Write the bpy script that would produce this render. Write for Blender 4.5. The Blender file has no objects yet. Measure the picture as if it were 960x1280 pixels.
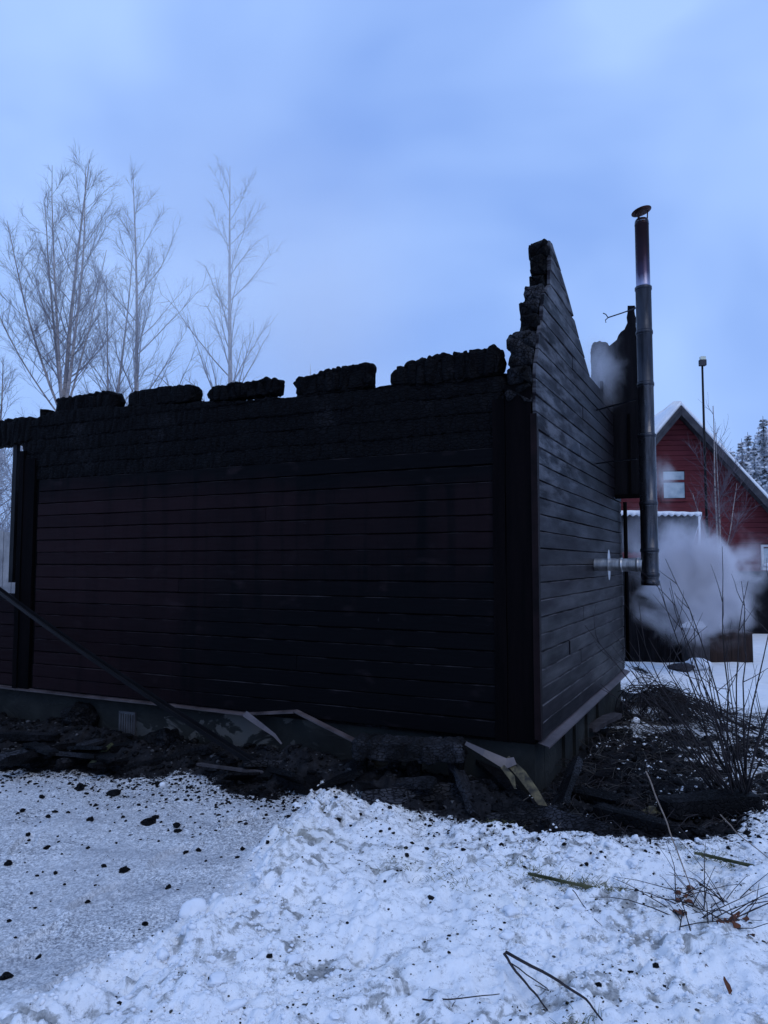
import bpy, math, random
import numpy as np
from mathutils import Vector, Matrix

R = math.radians
sc = bpy.context.scene
col = sc.collection

# ------------------------------------------------------------------ camera
CAM_H, PITCH, FPX = 1.6, R(3.9), 924.0          # FPX: focal length in pixels of a 960 x 1280 picture
cam = bpy.data.cameras.new('camera')
cam_o = bpy.data.objects.new('camera', cam)
col.objects.link(cam_o)
cam_o.location = (0, 0, CAM_H)
cam_o.rotation_euler = (math.pi / 2 + PITCH, 0, 0)
cam.sensor_fit = 'VERTICAL'
cam.sensor_height = 36
cam.lens = FPX / 1280 * 36
cam.clip_end = 2000
sc.camera = cam_o

# ------------------------------------------------------------------ world, sun, exposure
w = bpy.data.worlds.new('World')
sc.world = w
w.use_nodes = True
nt = w.node_tree
nt.nodes.clear()
def wn(t, **k):
    n = nt.nodes.new(t)
    for a, b in k.items():
        setattr(n, a, b)
    return n
SUN_EL, SUN_AZ = R(48), R(150)                   # azimuth clockwise from +Y
sky = wn('ShaderNodeTexSky', sky_type='NISHITA')
sky.sun_disc = False
sky.sun_elevation = R(4)
sky.sun_rotation = SUN_AZ
sky.ozone_density = 4
sky.dust_density = 1
hs = wn('ShaderNodeVectorMath', operation='SCALE')
hs.inputs['Scale'].default_value = 0.12
nt.links.new(sky.outputs[0], hs.inputs[0])
tc = wn('ShaderNodeTexCoord')
mp = wn('ShaderNodeMapping')
mp.inputs['Scale'].default_value = (1.0, 1.0, 1.5)
mp.inputs['Location'].default_value = (2.15, 0.6, 0.3)
nt.links.new(tc.outputs['Generated'], mp.inputs[0])
nz = wn('ShaderNodeTexNoise')
nz.inputs['Scale'].default_value = 1.9
nz.inputs['Detail'].default_value = 3.5
nz.inputs['Roughness'].default_value = 0.45
nz.inputs['Distortion'].default_value = 0.5
nt.links.new(mp.outputs[0], nz.inputs[0])
rp = wn('ShaderNodeValToRGB')
rp.color_ramp.elements[0].position = 0.37
rp.color_ramp.elements[0].color = (0.265, 0.455, 0.98, 1)
rp.color_ramp.elements[1].position = 0.66
rp.color_ramp.elements[1].color = (0.46, 0.69, 1.2, 1)
nt.links.new(nz.outputs[0], rp.inputs[0])
mx = wn('ShaderNodeMix', data_type='RGBA')
mx.inputs[0].default_value = 0.1
nt.links.new(rp.outputs[0], mx.inputs[6])
nt.links.new(hs.outputs[0], mx.inputs[7])
bg = wn('ShaderNodeBackground')
bg.inputs[1].default_value = 1.0
nt.links.new(mx.outputs[2], bg.inputs[0])
wo = wn('ShaderNodeOutputWorld')
nt.links.new(bg.outputs[0], wo.inputs[0])

sun = bpy.data.lights.new('sun', 'SUN')
sun.energy = 0.7
sun.angle = R(35)
sun.color = (1.0, 0.97, 0.93)
sun_o = bpy.data.objects.new('sun', sun)
col.objects.link(sun_o)
d = Vector((math.sin(SUN_AZ) * math.cos(SUN_EL), math.cos(SUN_AZ) * math.cos(SUN_EL), math.sin(SUN_EL)))
sun_o.rotation_euler = d.to_track_quat('Z', 'Y').to_euler()

sc.view_settings.view_transform = 'Standard'
sc.view_settings.look = 'None'
sc.view_settings.exposure = 0.0
sc.view_settings.gamma = 1.0
sc.view_settings.use_curve_mapping = False
sc.render.engine = 'CYCLES'
cy = sc.cycles
cy.use_denoising = True
cy.denoiser = 'OPENIMAGEDENOISE'
cy.max_bounces = 6
cy.diffuse_bounces = 3
cy.glossy_bounces = 3
cy.transparent_max_bounces = 8
cy.volume_bounces = 4
cy.volume_step_rate = 1.0
cy.volume_max_steps = 128

# ------------------------------------------------------------------ measuring helpers
def ray(px, py):
    u, v = (px - 480) / FPX, (640 - py) / FPX
    return np.array([u, math.cos(PITCH) - v * math.sin(PITCH), math.sin(PITCH) + v * math.cos(PITCH)])
def at(px, py, Y):
    r = ray(px, py)
    return np.array([0, 0, CAM_H]) + r * (Y / r[1])
def gnd(px, py, z=0.0):
    r = ray(px, py)
    return np.array([0, 0, CAM_H]) + r * ((z - CAM_H) / r[2])
C = np.array([1.03, 5.05])                        # near corner of the burnt house
HA = R(26)                                        # its turn
EX = np.array([math.cos(HA), -math.sin(HA)])      # house x: along the long wall, towards the corner
EY = np.array([math.sin(HA), math.cos(HA)])       # house y: along the gable wall, away from the camera
def h2w(lx, ly, z=0):
    p = C + EX * lx + EY * ly
    return np.array([p[0], p[1], z])
def w2h(p):
    q = np.asarray(p)[..., :2] - C
    return q @ EX, q @ EY
def hl(px, py, ly=0.0):                           # on the long wall -> (x, z)
    r = ray(px, py)
    o = -C
    t = (ly - o @ EY) / (r[:2] @ EY)
    return (o + r[:2] * t) @ EX, CAM_H + r[2] * t
def hr(px, py, lx=0.0):                           # on the gable wall -> (y, z)
    r = ray(px, py)
    o = -C
    t = (lx - o @ EX) / (r[:2] @ EX)
    return (o + r[:2] * t) @ EY, CAM_H + r[2] * t

# ------------------------------------------------------------------ noise
_rng = np.random.RandomState(7)
_perm = _rng.permutation(512)
_val = _rng.rand(512)
def _h(*a):
    h = np.zeros_like(a[0])
    for k in a:
        h = _perm[(h + k) & 511]
    return h
def vnoise(*c):
    c = [np.asarray(q, float) for q in c]
    c = list(np.broadcast_arrays(*c))
    i = [np.floor(q).astype(int) for q in c]
    f = [q - j for q, j in zip(c, i)]
    f = [q * q * (3 - 2 * q) for q in f]
    out = 0
    n = len(c)
    for m in range(1 << n):
        wgt = 1
        idx = []
        for k in range(n):
            b = (m >> k) & 1
            idx.append(i[k] + b)
            wgt = wgt * (f[k] if b else 1 - f[k])
        out = out + wgt * _val[_h(*idx)]
    return out * 2 - 1
def fbm(*c, o=4, g=0.5):
    s, a = 0, 1.0
    for k in range(o):
        s = s + a * vnoise(*[np.asarray(q) * 2.03 ** k + 17.3 * k for q in c])
        a *= g
    return s
def worley(x, y):
    xi, yi = np.floor(x).astype(int), np.floor(y).astype(int)
    d1 = np.full(np.shape(x), 9.0)
    d2 = d1.copy()
    for a in (-1, 0, 1):
        for b in (-1, 0, 1):
            h1 = _val[_h(xi + a, yi + b)]
            h2 = _val[_h(yi + b + 91, xi + a + 13)]
            dd = np.hypot(xi + a + h1 - x, yi + b + h2 - y)
            d2 = np.minimum(d2, np.maximum(d1, dd))
            d1 = np.minimum(d1, dd)
    return d1, d2 - d1
def sstep(a, b, x):
    t = np.clip((x - a) / (b - a), 0, 1)
    return t * t * (3 - 2 * t)

# ------------------------------------------------------------------ object helpers
def mesh_from(name, V, F, smooth=False):
    me = bpy.data.meshes.new(name)
    V = np.asarray(V, float)
    me.from_pydata(V.tolist() if len(V) else [], [], [tuple(map(int, f)) for f in F])
    me.update()
    if smooth:
        me.polygons.foreach_set('use_smooth', np.ones(len(me.polygons), bool))
    return me
def mesh_quads(name, V, Q, smooth=True):
    me = bpy.data.meshes.new(name)
    V = np.ascontiguousarray(V, np.float32)
    Q = np.ascontiguousarray(Q, np.int32)
    k = Q.shape[1]
    me.vertices.add(len(V))
    me.vertices.foreach_set('co', V.ravel())
    me.loops.add(Q.size)
    me.loops.foreach_set('vertex_index', Q.ravel())
    me.polygons.add(len(Q))
    me.polygons.foreach_set('loop_start', np.arange(0, Q.size, k, dtype=np.int32))
    me.polygons.foreach_set('use_smooth', np.full(len(Q), smooth))
    me.update(calc_edges=True)
    return me
def link(name, me, mat, parent=None):
    o = bpy.data.objects.new(name, me)
    col.objects.link(o)
    if mat and me and not me.materials:
        me.materials.append(mat)
    if parent:
        o.parent = parent
    return o
def tag(o, label=None, cat=None, group=None, kind=None):
    for k, v in (('label', label), ('category', cat), ('group', group), ('kind', kind)):
        if v:
            o[k] = v
    return o
def thing(name, label, cat, loc=(0, 0, 0), rz=0.0, group=None):
    o = bpy.data.objects.new(name, None)
    o.empty_display_size = 0.2
    col.objects.link(o)
    o.location = loc
    o.rotation_euler = (0, 0, rz)
    return tag(o, label, cat, group)
class MB:
    def __init__(s):
        s.V, s.F = [], []
    def add(s, V, F):
        n = len(s.V)
        s.V += [tuple(map(float, v)) for v in V]
        s.F += [tuple(i + n for i in f) for f in F]
        return s
    def box(s, a, b):
        (x0, y0, z0), (x1, y1, z1) = a, b
        return s.add([(x0, y0, z0), (x1, y0, z0), (x1, y1, z0), (x0, y1, z0), (x0, y0, z1), (x1, y0, z1), (x1, y1, z1), (x0, y1, z1)],
                     [(3, 2, 1, 0), (4, 5, 6, 7), (0, 1, 5, 4), (1, 2, 6, 5), (2, 3, 7, 6), (3, 0, 4, 7)])
    def bar(s, p, q, wx, wy, up=(0, 0, 1), roll=0):
        p, q = Vector(p), Vector(q)
        dr = (q - p).normalized()
        u = Vector(up)
        if abs(dr.dot(u)) > 0.95:
            u = Vector((0, 1, 0))
        a = dr.cross(u).normalized()
        b = a.cross(dr).normalized()
        if roll:
            a, b = a * math.cos(roll) + b * math.sin(roll), b * math.cos(roll) - a * math.sin(roll)
        V = []
        for c in (p, q):
            for i, j in ((-1, -1), (1, -1), (1, 1), (-1, 1)):
                V.append(c + a * (i * wx / 2) + b * (j * wy / 2))
        return s.add(V, [(0, 1, 2, 3), (7, 6, 5, 4), (0, 4, 5, 1), (1, 5, 6, 2), (2, 6, 7, 3), (3, 7, 4, 0)])
    def tube(s, pts, rad, n=6, cap=True):
        V, F = tube(pts, rad, n)
        m = len(pts)
        F = [tuple(f) for f in F]
        if cap:
            F += [tuple(range(n))[::-1], tuple(range((m - 1) * n, m * n))]
        return s.add(V, F)
    def build(s, name, mat, parent=None, smooth=False):
        return link(name, mesh_from(name, s.V, s.F, smooth), mat, parent)
def tube(pts, rad, n):
    P = np.asarray(pts, float)
    m = len(P)
    rad = np.broadcast_to(np.asarray(rad, float), (m,))
    T = np.gradient(P, axis=0)
    T /= np.linalg.norm(T, axis=1)[:, None] + 1e-12
    up = np.array([0, 0, 1.0]) if abs(T[0, 2]) < 0.8 else np.array([1.0, 0, 0])
    A = np.cross(T, up)
    A /= np.linalg.norm(A, axis=1)[:, None] + 1e-12
    B = np.cross(T, A)
    th = np.arange(n) * 2 * math.pi / n
    V = P[:, None] + rad[:, None, None] * (np.cos(th)[None, :, None] * A[:, None] + np.sin(th)[None, :, None] * B[:, None])
    i = np.arange(m - 1)[:, None] * n
    j = np.arange(n)[None]
    j2 = (j + 1) % n
    F = np.stack([i + j, i + j2, i + n + j2, i + n + j], -1).reshape(-1, 4)
    return V.reshape(-1, 3), F
class TubeSet:
    def __init__(s):
        s.V, s.F, s.n = [], [], 0
    def add(s, pts, rad, n=3):
        V, F = tube(pts, rad, n)
        s.V.append(V)
        s.F.append(F + s.n)
        s.n += len(V)
    def mesh(s, name, smooth=True):
        return mesh_quads(name, np.concatenate(s.V), np.concatenate(s.F), smooth)
def chunk_mesh(name, rnd, sx, sy, sz, sub=1, rough=0.35):
    """an irregular lump"""
    V, F = ico(sub)
    o = rnd.uniform(0, 100)
    n = fbm(V[:, 0] * 1.7 + o, V[:, 1] * 1.7, V[:, 2] * 1.7, o=3)
    V = V * (1 + rough * n)[:, None]
    V = V * np.array([sx, sy, sz])
    return V, F
_ico = {}
def ico(sub):
    if sub not in _ico:
        import bmesh
        bm = bmesh.new()
        bmesh.ops.create_icosphere(bm, subdivisions=sub, radius=1)
        V = np.array([v.co[:] for v in bm.verts])
        F = np.array([[v.index for v in f.verts] for f in bm.faces])
        bm.free()
        _ico[sub] = (V, F)
    return _ico[sub]

# ------------------------------------------------------------------ materials
class NT:
    def __init__(s, name):
        s.m = bpy.data.materials.new(name)
        s.m.use_nodes = True
        s.t = s.m.node_tree
        s.t.nodes.clear()
        s.out = s.n('ShaderNodeOutputMaterial')
        s._tc = None
    def n(s, t, ins=None, **k):
        nd = s.t.nodes.new(t)
        for a, b in k.items():
            setattr(nd, a, b)
        for a, b in (ins or {}).items():
            s.put(nd.inputs[a], b)
        return nd
    def put(s, sock, v):
        if hasattr(v, 'links') or isinstance(v, bpy.types.NodeSocket):
            s.t.links.new(v, sock)
        elif isinstance(v, (tuple, list)) and len(v) == 3 and sock.type == 'RGBA':
            sock.default_value = (*v, 1)
        else:
            sock.default_value = v
    def obj(s, scale=(1, 1, 1), loc=(0, 0, 0), which='Object'):
        if s._tc is None:
            s._tc = s.n('ShaderNodeTexCoord')
        return s.n('ShaderNodeMapping', {0: s._tc.outputs[which], 'Scale': scale, 'Location': loc}).outputs[0]
    def noise(s, vec, scale, detail=4, rough=0.55, dist=0.0, col=False):
        return s.n('ShaderNodeTexNoise', {'Vector': vec, 'Scale': scale, 'Detail': detail, 'Roughness': rough, 'Distortion': dist}).outputs[1 if col else 0]
    def ramp(s, fac, *stops):
        r = s.n('ShaderNodeMapRange', {0: fac, 1: stops[0], 2: stops[1], 3: stops[2] if len(stops) > 2 else 0.0, 4: stops[3] if len(stops) > 3 else 1.0})
        return r.outputs[0]
    def mix(s, f, a, b):
        m = s.n('ShaderNodeMix', data_type='RGBA')
        s.put(m.inputs[0], f)
        s.put(m.inputs[6], a)
        s.put(m.inputs[7], b)
        return m.outputs[2]
    def math(s, op, a, b=0.0, clamp=False):
        m = s.n('ShaderNodeMath', operation=op, use_clamp=clamp)
        s.put(m.inputs[0], a)
        s.put(m.inputs[1], b)
        return m.outputs[0]
    def bump(s, h, strength, dist=0.01, normal=None):
        b = s.n('ShaderNodeBump', {'Height': h, 'Strength': strength, 'Distance': dist})
        if normal:
            s.put(b.inputs['Normal'], normal)
        return b.outputs[0]
    def finish(s, color, rough=0.7, spec=0.3, normal=None, metal=0.0, **k):
        p = s.n('ShaderNodeBsdfPrincipled', {'Base Color': color, 'Roughness': rough, 'Specular IOR Level': spec, 'Metallic': metal})
        if normal:
            s.put(p.inputs['Normal'], normal)
        for a, b in k.items():
            s.put(p.inputs[a], b)
        s.t.links.new(p.outputs[0], s.out.inputs[0])
        return s.m
def simple(name, c1, c2, scale=6, rough=0.8, spec=0.2, bump=0.3, bscale=40, stretch=(1, 1, 1), bdist=0.01, metal=0.0, lo=0.35, hi=0.65):
    t = NT(name)
    v = t.obj(stretch)
    f = t.ramp(t.noise(v, scale, 5), lo, hi)
    return t.finish(t.mix(f, c1, c2), rough, spec, t.bump(t.noise(v, bscale, 5), bump, bdist), metal)

def m_charred(name, stretch, base=(0.003, 0.003, 0.004), ash=(0.016, 0.016, 0.019), spec=0.06, ashlo=0.56):
    """alligator char: blocky cracked carbon with ashy tops"""
    t = NT(name)
    v = t.obj(stretch)
    wv = t.n('ShaderNodeVectorMath', {0: v, 1: t.n('ShaderNodeVectorMath', {0: t.noise(v, 2.0, 3, col=True), 'Scale': 0.35}, operation='SCALE').outputs[0]}, operation='ADD').outputs[0]
    cr = t.n('ShaderNodeTexVoronoi', {'Vector': wv, 'Scale': 3.2}, feature='DISTANCE_TO_EDGE').outputs[0]
    crack = t.ramp(t.math('ADD', cr, t.math('MULTIPLY', t.math('ADD', t.noise(v, 5.0, 4), -0.5), 0.16)), 0.0, 0.11)
    big = t.ramp(t.noise(t.obj((1, 1, 1)), 2.2, 5), ashlo, ashlo + 0.18)
    fine = t.noise(t.obj((1, 1, 1)), 60, 5)
    f = t.math('MULTIPLY', big, crack)
    c = t.mix(f, base, ash)
    hgt = t.math('ADD', t.math('MULTIPLY', crack, 1.0), t.math('MULTIPLY', fine, 0.35))
    return t.finish(c, t.ramp(fine, 0.3, 0.7, 0.45, 0.8), spec, t.bump(hgt, 0.8, 0.012))
M = {}
M['char_x'] = m_charred('charred_wood_along_x', (5, 14, 14))
M['char_y'] = m_charred('charred_wood_along_y', (14, 5, 14), ash=(0.035, 0.036, 0.043), spec=0.10, ashlo=0.46)
M['char_ash'] = m_charred('ashy_charred_wood', (7, 17, 17), ash=(0.036, 0.038, 0.047), spec=0.14, ashlo=0.42)
M['char'] = m_charred('charred_wood_any', (9, 9, 9), ash=(0.022, 0.022, 0.026), spec=0.12)

def m_siding():
    t = NT('scorched_red_brown_siding')
    v = t.obj()
    sep = t.n('ShaderNodeSeparateXYZ', {0: v})
    x, z = sep.outputs[0], sep.outputs[2]
    n1 = t.noise(t.obj((0.8, 1, 0.55)), 1.3, 5, 0.6)
    # soot reaches furthest at the corner end and along the burnt top
    a = t.ramp(x, -4.2, -1.6)
    b = t.ramp(z, 2.12, 2.5)
    low = t.ramp(z, 1.75, 0.9, 0.0, 0.45)
    f = t.math('ADD', t.math('ADD', t.math('MULTIPLY', a, 0.32), t.math('MULTIPLY', b, 0.7)), t.math('ADD', n1, -0.5))
    f = t.math('ADD', f, t.math('MULTIPLY', low, a))
    f = t.ramp(f, 0.0, 0.58)
    streak = t.noise(t.obj((9, 1, 0.6)), 1.0, 4)
    stk = t.ramp(streak, 0.5, 0.72, 0.0, 0.5)
    f = t.math('ADD', f, stk, clamp=True)
    rnd = t.n('ShaderNodeObjectInfo').outputs['Random']
    paint = t.mix(t.ramp(rnd, 0, 1, 0, 1), (0.0092, 0.0042, 0.0056), (0.0145, 0.0070, 0.0088))
    c = t.mix(f, paint, (0.0018, 0.0018, 0.0028))
    pale = t.ramp(t.noise(t.obj((1.4, 1, 2.5)), 2.4, 4, 0.5), 0.62, 0.78, 0, 0.6)
    c = t.mix(pale, c, (0.022, 0.0145, 0.017))
    spots = t.ramp(t.noise(t.obj((1, 1, 0.7)), 9, 2), 0.78, 0.84, 0, 0.7)
    c = t.mix(spots, c, (0.03, 0.025, 0.028))
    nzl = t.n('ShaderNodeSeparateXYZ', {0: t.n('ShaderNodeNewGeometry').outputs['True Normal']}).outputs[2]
    edge_glint = t.math('MULTIPLY', t.ramp(nzl, 0.4, 0.6), t.ramp(t.noise(t.obj((2.5, 1, 9)), 1.7, 4), 0.45, 0.75, 0.0, 0.8))  # upward chamfers painted paler, standing in for sky light on board edges
    c = t.mix(edge_glint, c, (0.05, 0.046, 0.052))
    grain = t.noise(t.obj((3, 20, 60)), 1.6, 5)
    return t.finish(c, t.ramp(grain, 0.3, 0.7, 0.55, 0.8), 0.06, t.bump(grain, 0.25, 0.004))
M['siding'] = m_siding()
def m_siding_gable():
    t = NT('sooted_glossy_siding')
    v = t.obj()
    sep = t.n('ShaderNodeSeparateXYZ', {0: v})
    y, z = sep.outputs[1], sep.outputs[2]
    n1 = t.noise(t.obj((1, 0.7, 3.0)), 1.5, 4, 0.55)
    up = t.ramp(z, 1.7, 2.4)
    near = t.ramp(y, 2.3, 0.6)
    shf = t.n('ShaderNodeVectorMath', {0: t.obj((1, 1.5, 7)), 1: t.n('ShaderNodeCombineXYZ', {1: t.math('MULTIPLY', t.n('ShaderNodeObjectInfo').outputs['Random'], 37.0)}).outputs[0]}, operation='ADD').outputs[0]
    blister = t.math('MULTIPLY', t.math('MULTIPLY', up, near), t.ramp(t.noise(shf, 1.5, 7, 0.62), 0.45, 0.60))
    rnd = t.n('ShaderNodeObjectInfo').outputs['Random']
    c = t.mix(t.ramp(n1, 0.35, 0.7), (0.003, 0.003, 0.0045), (0.0125, 0.0105, 0.014))
    c = t.mix(t.ramp(rnd, 0, 1, 0, 0.75), c, (0.019, 0.016, 0.020))
    c = t.mix(t.math('MULTIPLY', blister, 0.9), c, (0.105, 0.107, 0.122))
    far = t.ramp(y, 2.2, 3.6, 0, 0.75)
    c = t.mix(far, c, (0.007, 0.007, 0.009))
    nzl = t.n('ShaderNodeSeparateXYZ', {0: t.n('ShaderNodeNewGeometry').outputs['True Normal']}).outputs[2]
    edge_glint = t.math('MULTIPLY', t.ramp(nzl, 0.4, 0.6), t.ramp(t.noise(t.obj((1, 2.5, 9)), 1.7, 4), 0.35, 0.6, 0.0, 0.8))  # sky-lit lips of the gable boards put into the colour, broken by noise
    c = t.mix(edge_glint, c, (0.12, 0.115, 0.125))
    grain = t.noise(t.obj((20, 3, 60)), 1.6, 5)
    curl = t.noise(t.obj((1, 4, 14)), 2.4, 5, 0.65)
    hgt = t.math('ADD', grain, t.math('MULTIPLY', t.math('MULTIPLY', curl, up), 1.6))
    return t.finish(c, t.ramp(t.noise(t.obj((1, 0.8, 5)), 1.3, 4, 0.55), 0.32, 0.68, 0.36, 0.62), 0.06, t.bump(hgt, 0.4, 0.004))
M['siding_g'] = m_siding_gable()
M['corner'] = simple('sooted_corner_board', (0.0012, 0.0012, 0.0018), (0.0034, 0.0024, 0.003), 2.5, 0.7, 0.03, 0.3, 30, (6, 6, 0.6))
M['trim'] = simple('brown_metal_trim', (0.003, 0.0018, 0.0022), (0.012, 0.006, 0.007), 5, 0.6, 0.08, 0.15, 20)
M['flash'] = simple('dull_brown_flashing', (0.035, 0.026, 0.027), (0.095, 0.075, 0.077), 6, 0.45, 0.5, 0.2, 30, (1, 1, 1))
M['flash_g'] = simple('sooted_sill_flashing', (0.055, 0.045, 0.05), (0.11, 0.09, 0.10), 4, 0.42, 0.5, 0.2, 30)
M['torn'] = simple('yellowed_torn_flashing', (0.012, 0.011, 0.008), (0.12, 0.10, 0.05), 22, 0.6, 0.3, 0.5, 30, (1, 1, 1))
def m_concrete():
    t = NT('sooted_concrete')
    v = t.obj()
    n = t.noise(v, 3.0, 6, 0.6)
    pl = t.ramp(t.noise(t.obj((1.4, 1.4, 2.2)), 2.2, 4, 0.6, 0.8), 0.54, 0.58)
    sep = t.n('ShaderNodeSeparateXYZ', {0: v})
    zone = t.math('MULTIPLY', t.ramp(sep.outputs[0], -3.9, -3.3), t.ramp(sep.outputs[0], -1.7, -2.2))
    c = t.mix(t.ramp(n, 0.35, 0.7), (0.011, 0.012, 0.012), (0.026, 0.028, 0.026))
    c = t.mix(t.math('MULTIPLY', pl, t.math('ADD', t.math('MULTIPLY', zone, 0.8), 0.06)), c, (0.10, 0.097, 0.09))
    h = t.math('ADD', t.noise(v, 30, 5), t.math('MULTIPLY', pl, 0.8))
    return t.finish(c, 0.85, 0.15, t.bump(h, 0.4, 0.008))
M['concrete'] = m_concrete()
M['vent'] = simple('dull_vent_metal', (0.045, 0.045, 0.05), (0.085, 0.085, 0.09), 8, 0.5, 0.4, 0.2, 30)

def m_flue(name, lo, hi, rough, tint=None):
    t = NT(name)
    n = t.noise(t.obj((7, 7, 0.8)), 3, 6, 0.65)
    c = t.mix(t.ramp(n, 0.35, 0.65), lo, hi)
    if tint:
        sep = t.n('ShaderNodeSeparateXYZ', {0: t.obj()})
        z = t.math('ADD', sep.outputs[2], t.math('MULTIPLY', n, 0.25))
        r = t.n('ShaderNodeValToRGB')
        cr = r.color_ramp
        cr.elements[0].position = 0.0
        cr.elements[0].color = (0.05, 0.045, 0.05, 1)
        cr.elements[1].position = 1.0
        cr.elements[1].color = (0.018, 0.009, 0.011, 1)
        for p, cc in ((0.18, (0.10, 0.085, 0.06)), (0.30, (0.36, 0.34, 0.36)), (0.46, (0.30, 0.30, 0.42)), (0.58, (0.05, 0.04, 0.075)), (0.75, (0.028, 0.015, 0.024))):
            e = cr.elements.new(p)
            e.color = (*cc, 1)
        t.put(r.inputs[0], t.ramp(z, tint[0], tint[1]))
        c = r.outputs[0]
    rg = t.ramp(t.noise(t.obj((2, 2, 2)), 6, 4), 0.3, 0.7, rough, rough + 0.2)
    return t.finish(c, rg, 0.5, t.bump(t.noise(t.obj((1, 1, 0.6)), 9, 4), 0.22, 0.012), 0.85)
M['steel'] = m_flue('sooty_steel', (0.02, 0.02, 0.024), (0.10, 0.10, 0.11), 0.22)
M['steel_dark'] = m_flue('smoked_steel', (0.022, 0.024, 0.03), (0.055, 0.058, 0.07), 0.34)
M['steel_bright'] = m_flue('bright_steel', (0.28, 0.28, 0.29), (0.6, 0.6, 0.6), 0.3)
M['steel_tint'] = m_flue('heat_tinted_steel', (0.1, 0.1, 0.1), (0.2, 0.2, 0.2), 0.3, (3.9, 4.75))
M['rust'] = m_flue('scorched_cap', (0.03, 0.018, 0.016), (0.07, 0.03, 0.028), 0.5)

def m_red():
    t = NT('red_painted_cladding')
    v = t.obj()
    sep = t.n('ShaderNodeSeparateXYZ', {0: v})
    fr = t.math('FRACT', t.math('MULTIPLY', sep.outputs[2], 1 / 0.12))
    gap = t.ramp(fr, 0.86, 0.95)
    n = t.noise(t.obj((1.5, 1, 6)), 2.2, 5)
    c = t.mix(t.ramp(n, 0.3, 0.7), (0.092, 0.0155, 0.020), (0.135, 0.025, 0.030))
    h = t.math('ADD', t.math('MULTIPLY', fr, 0.6), t.math('MULTIPLY', gap, -1.4))
    return t.finish(c, 0.75, 0.2, t.bump(h, 1.0, 0.02))
M['red'] = m_red()
M['dark_wood'] = simple('dark_shed_wood', (0.004, 0.004, 0.0055), (0.010, 0.009, 0.011), 3, 0.8, 0.06, 0.4, 20, (5, 5, 0.5))
M['fascia'] = simple('dark_fascia', (0.03, 0.03, 0.038), (0.06, 0.058, 0.065), 5, 0.7, 0.2, 0.2, 20)
M['white_paint'] = simple('old_white_paint', (0.42, 0.42, 0.43), (0.62, 0.62, 0.62), 4, 0.6, 0.3, 0.2, 20)
M['fence'] = simple('grey_fence_board', (0.16, 0.165, 0.18), (0.30, 0.30, 0.31), 4, 0.8, 0.15, 0.2, 20)
M['brown_box'] = simple('brown_board', (0.018, 0.011, 0.010), (0.034, 0.020, 0.017), 4, 0.75, 0.15, 0.3, 20, (4, 4, 0.6))
M['grey_box'] = simple('weathered_grey_board', (0.03, 0.027, 0.03), (0.06, 0.055, 0.06), 4, 0.75, 0.15, 0.3, 20, (4, 4, 0.6))
M['pane'] = simple('frosted_curtained_glass', (0.22, 0.28, 0.32), (0.42, 0.48, 0.5), 4, 0.15, 0.6, 0.0, 5)
M['black'] = simple('black_plastic', (0.004, 0.004, 0.005), (0.009, 0.009, 0.011), 4, 0.5, 0.12, 0.15, 20)
M['lamp_glass'] = simple('pale_lamp_glass', (0.5, 0.52, 0.4), (0.7, 0.7, 0.6), 4, 0.3, 0.5, 0.0, 5)

def m_snow(name, c1=(0.74, 0.77, 0.82), c2=(0.86, 0.87, 0.89), bs=30, bd=0.02, bstr=0.5):
    t = NT(name)
    v = t.obj()
    f = t.ramp(t.noise(v, 5, 5), 0.3, 0.7)
    h = t.math('ADD', t.noise(v, bs, 6, 0.65), t.math('MULTIPLY', t.noise(v, bs * 6, 3), 0.25))
    return t.finish(t.mix(f, c1, c2), 0.85, 0.15, t.bump(h, bstr, bd))
M['snow'] = m_snow('snow')
M['snow_clod'] = m_snow('snow_clods', bs=60, bd=0.006)

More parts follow.
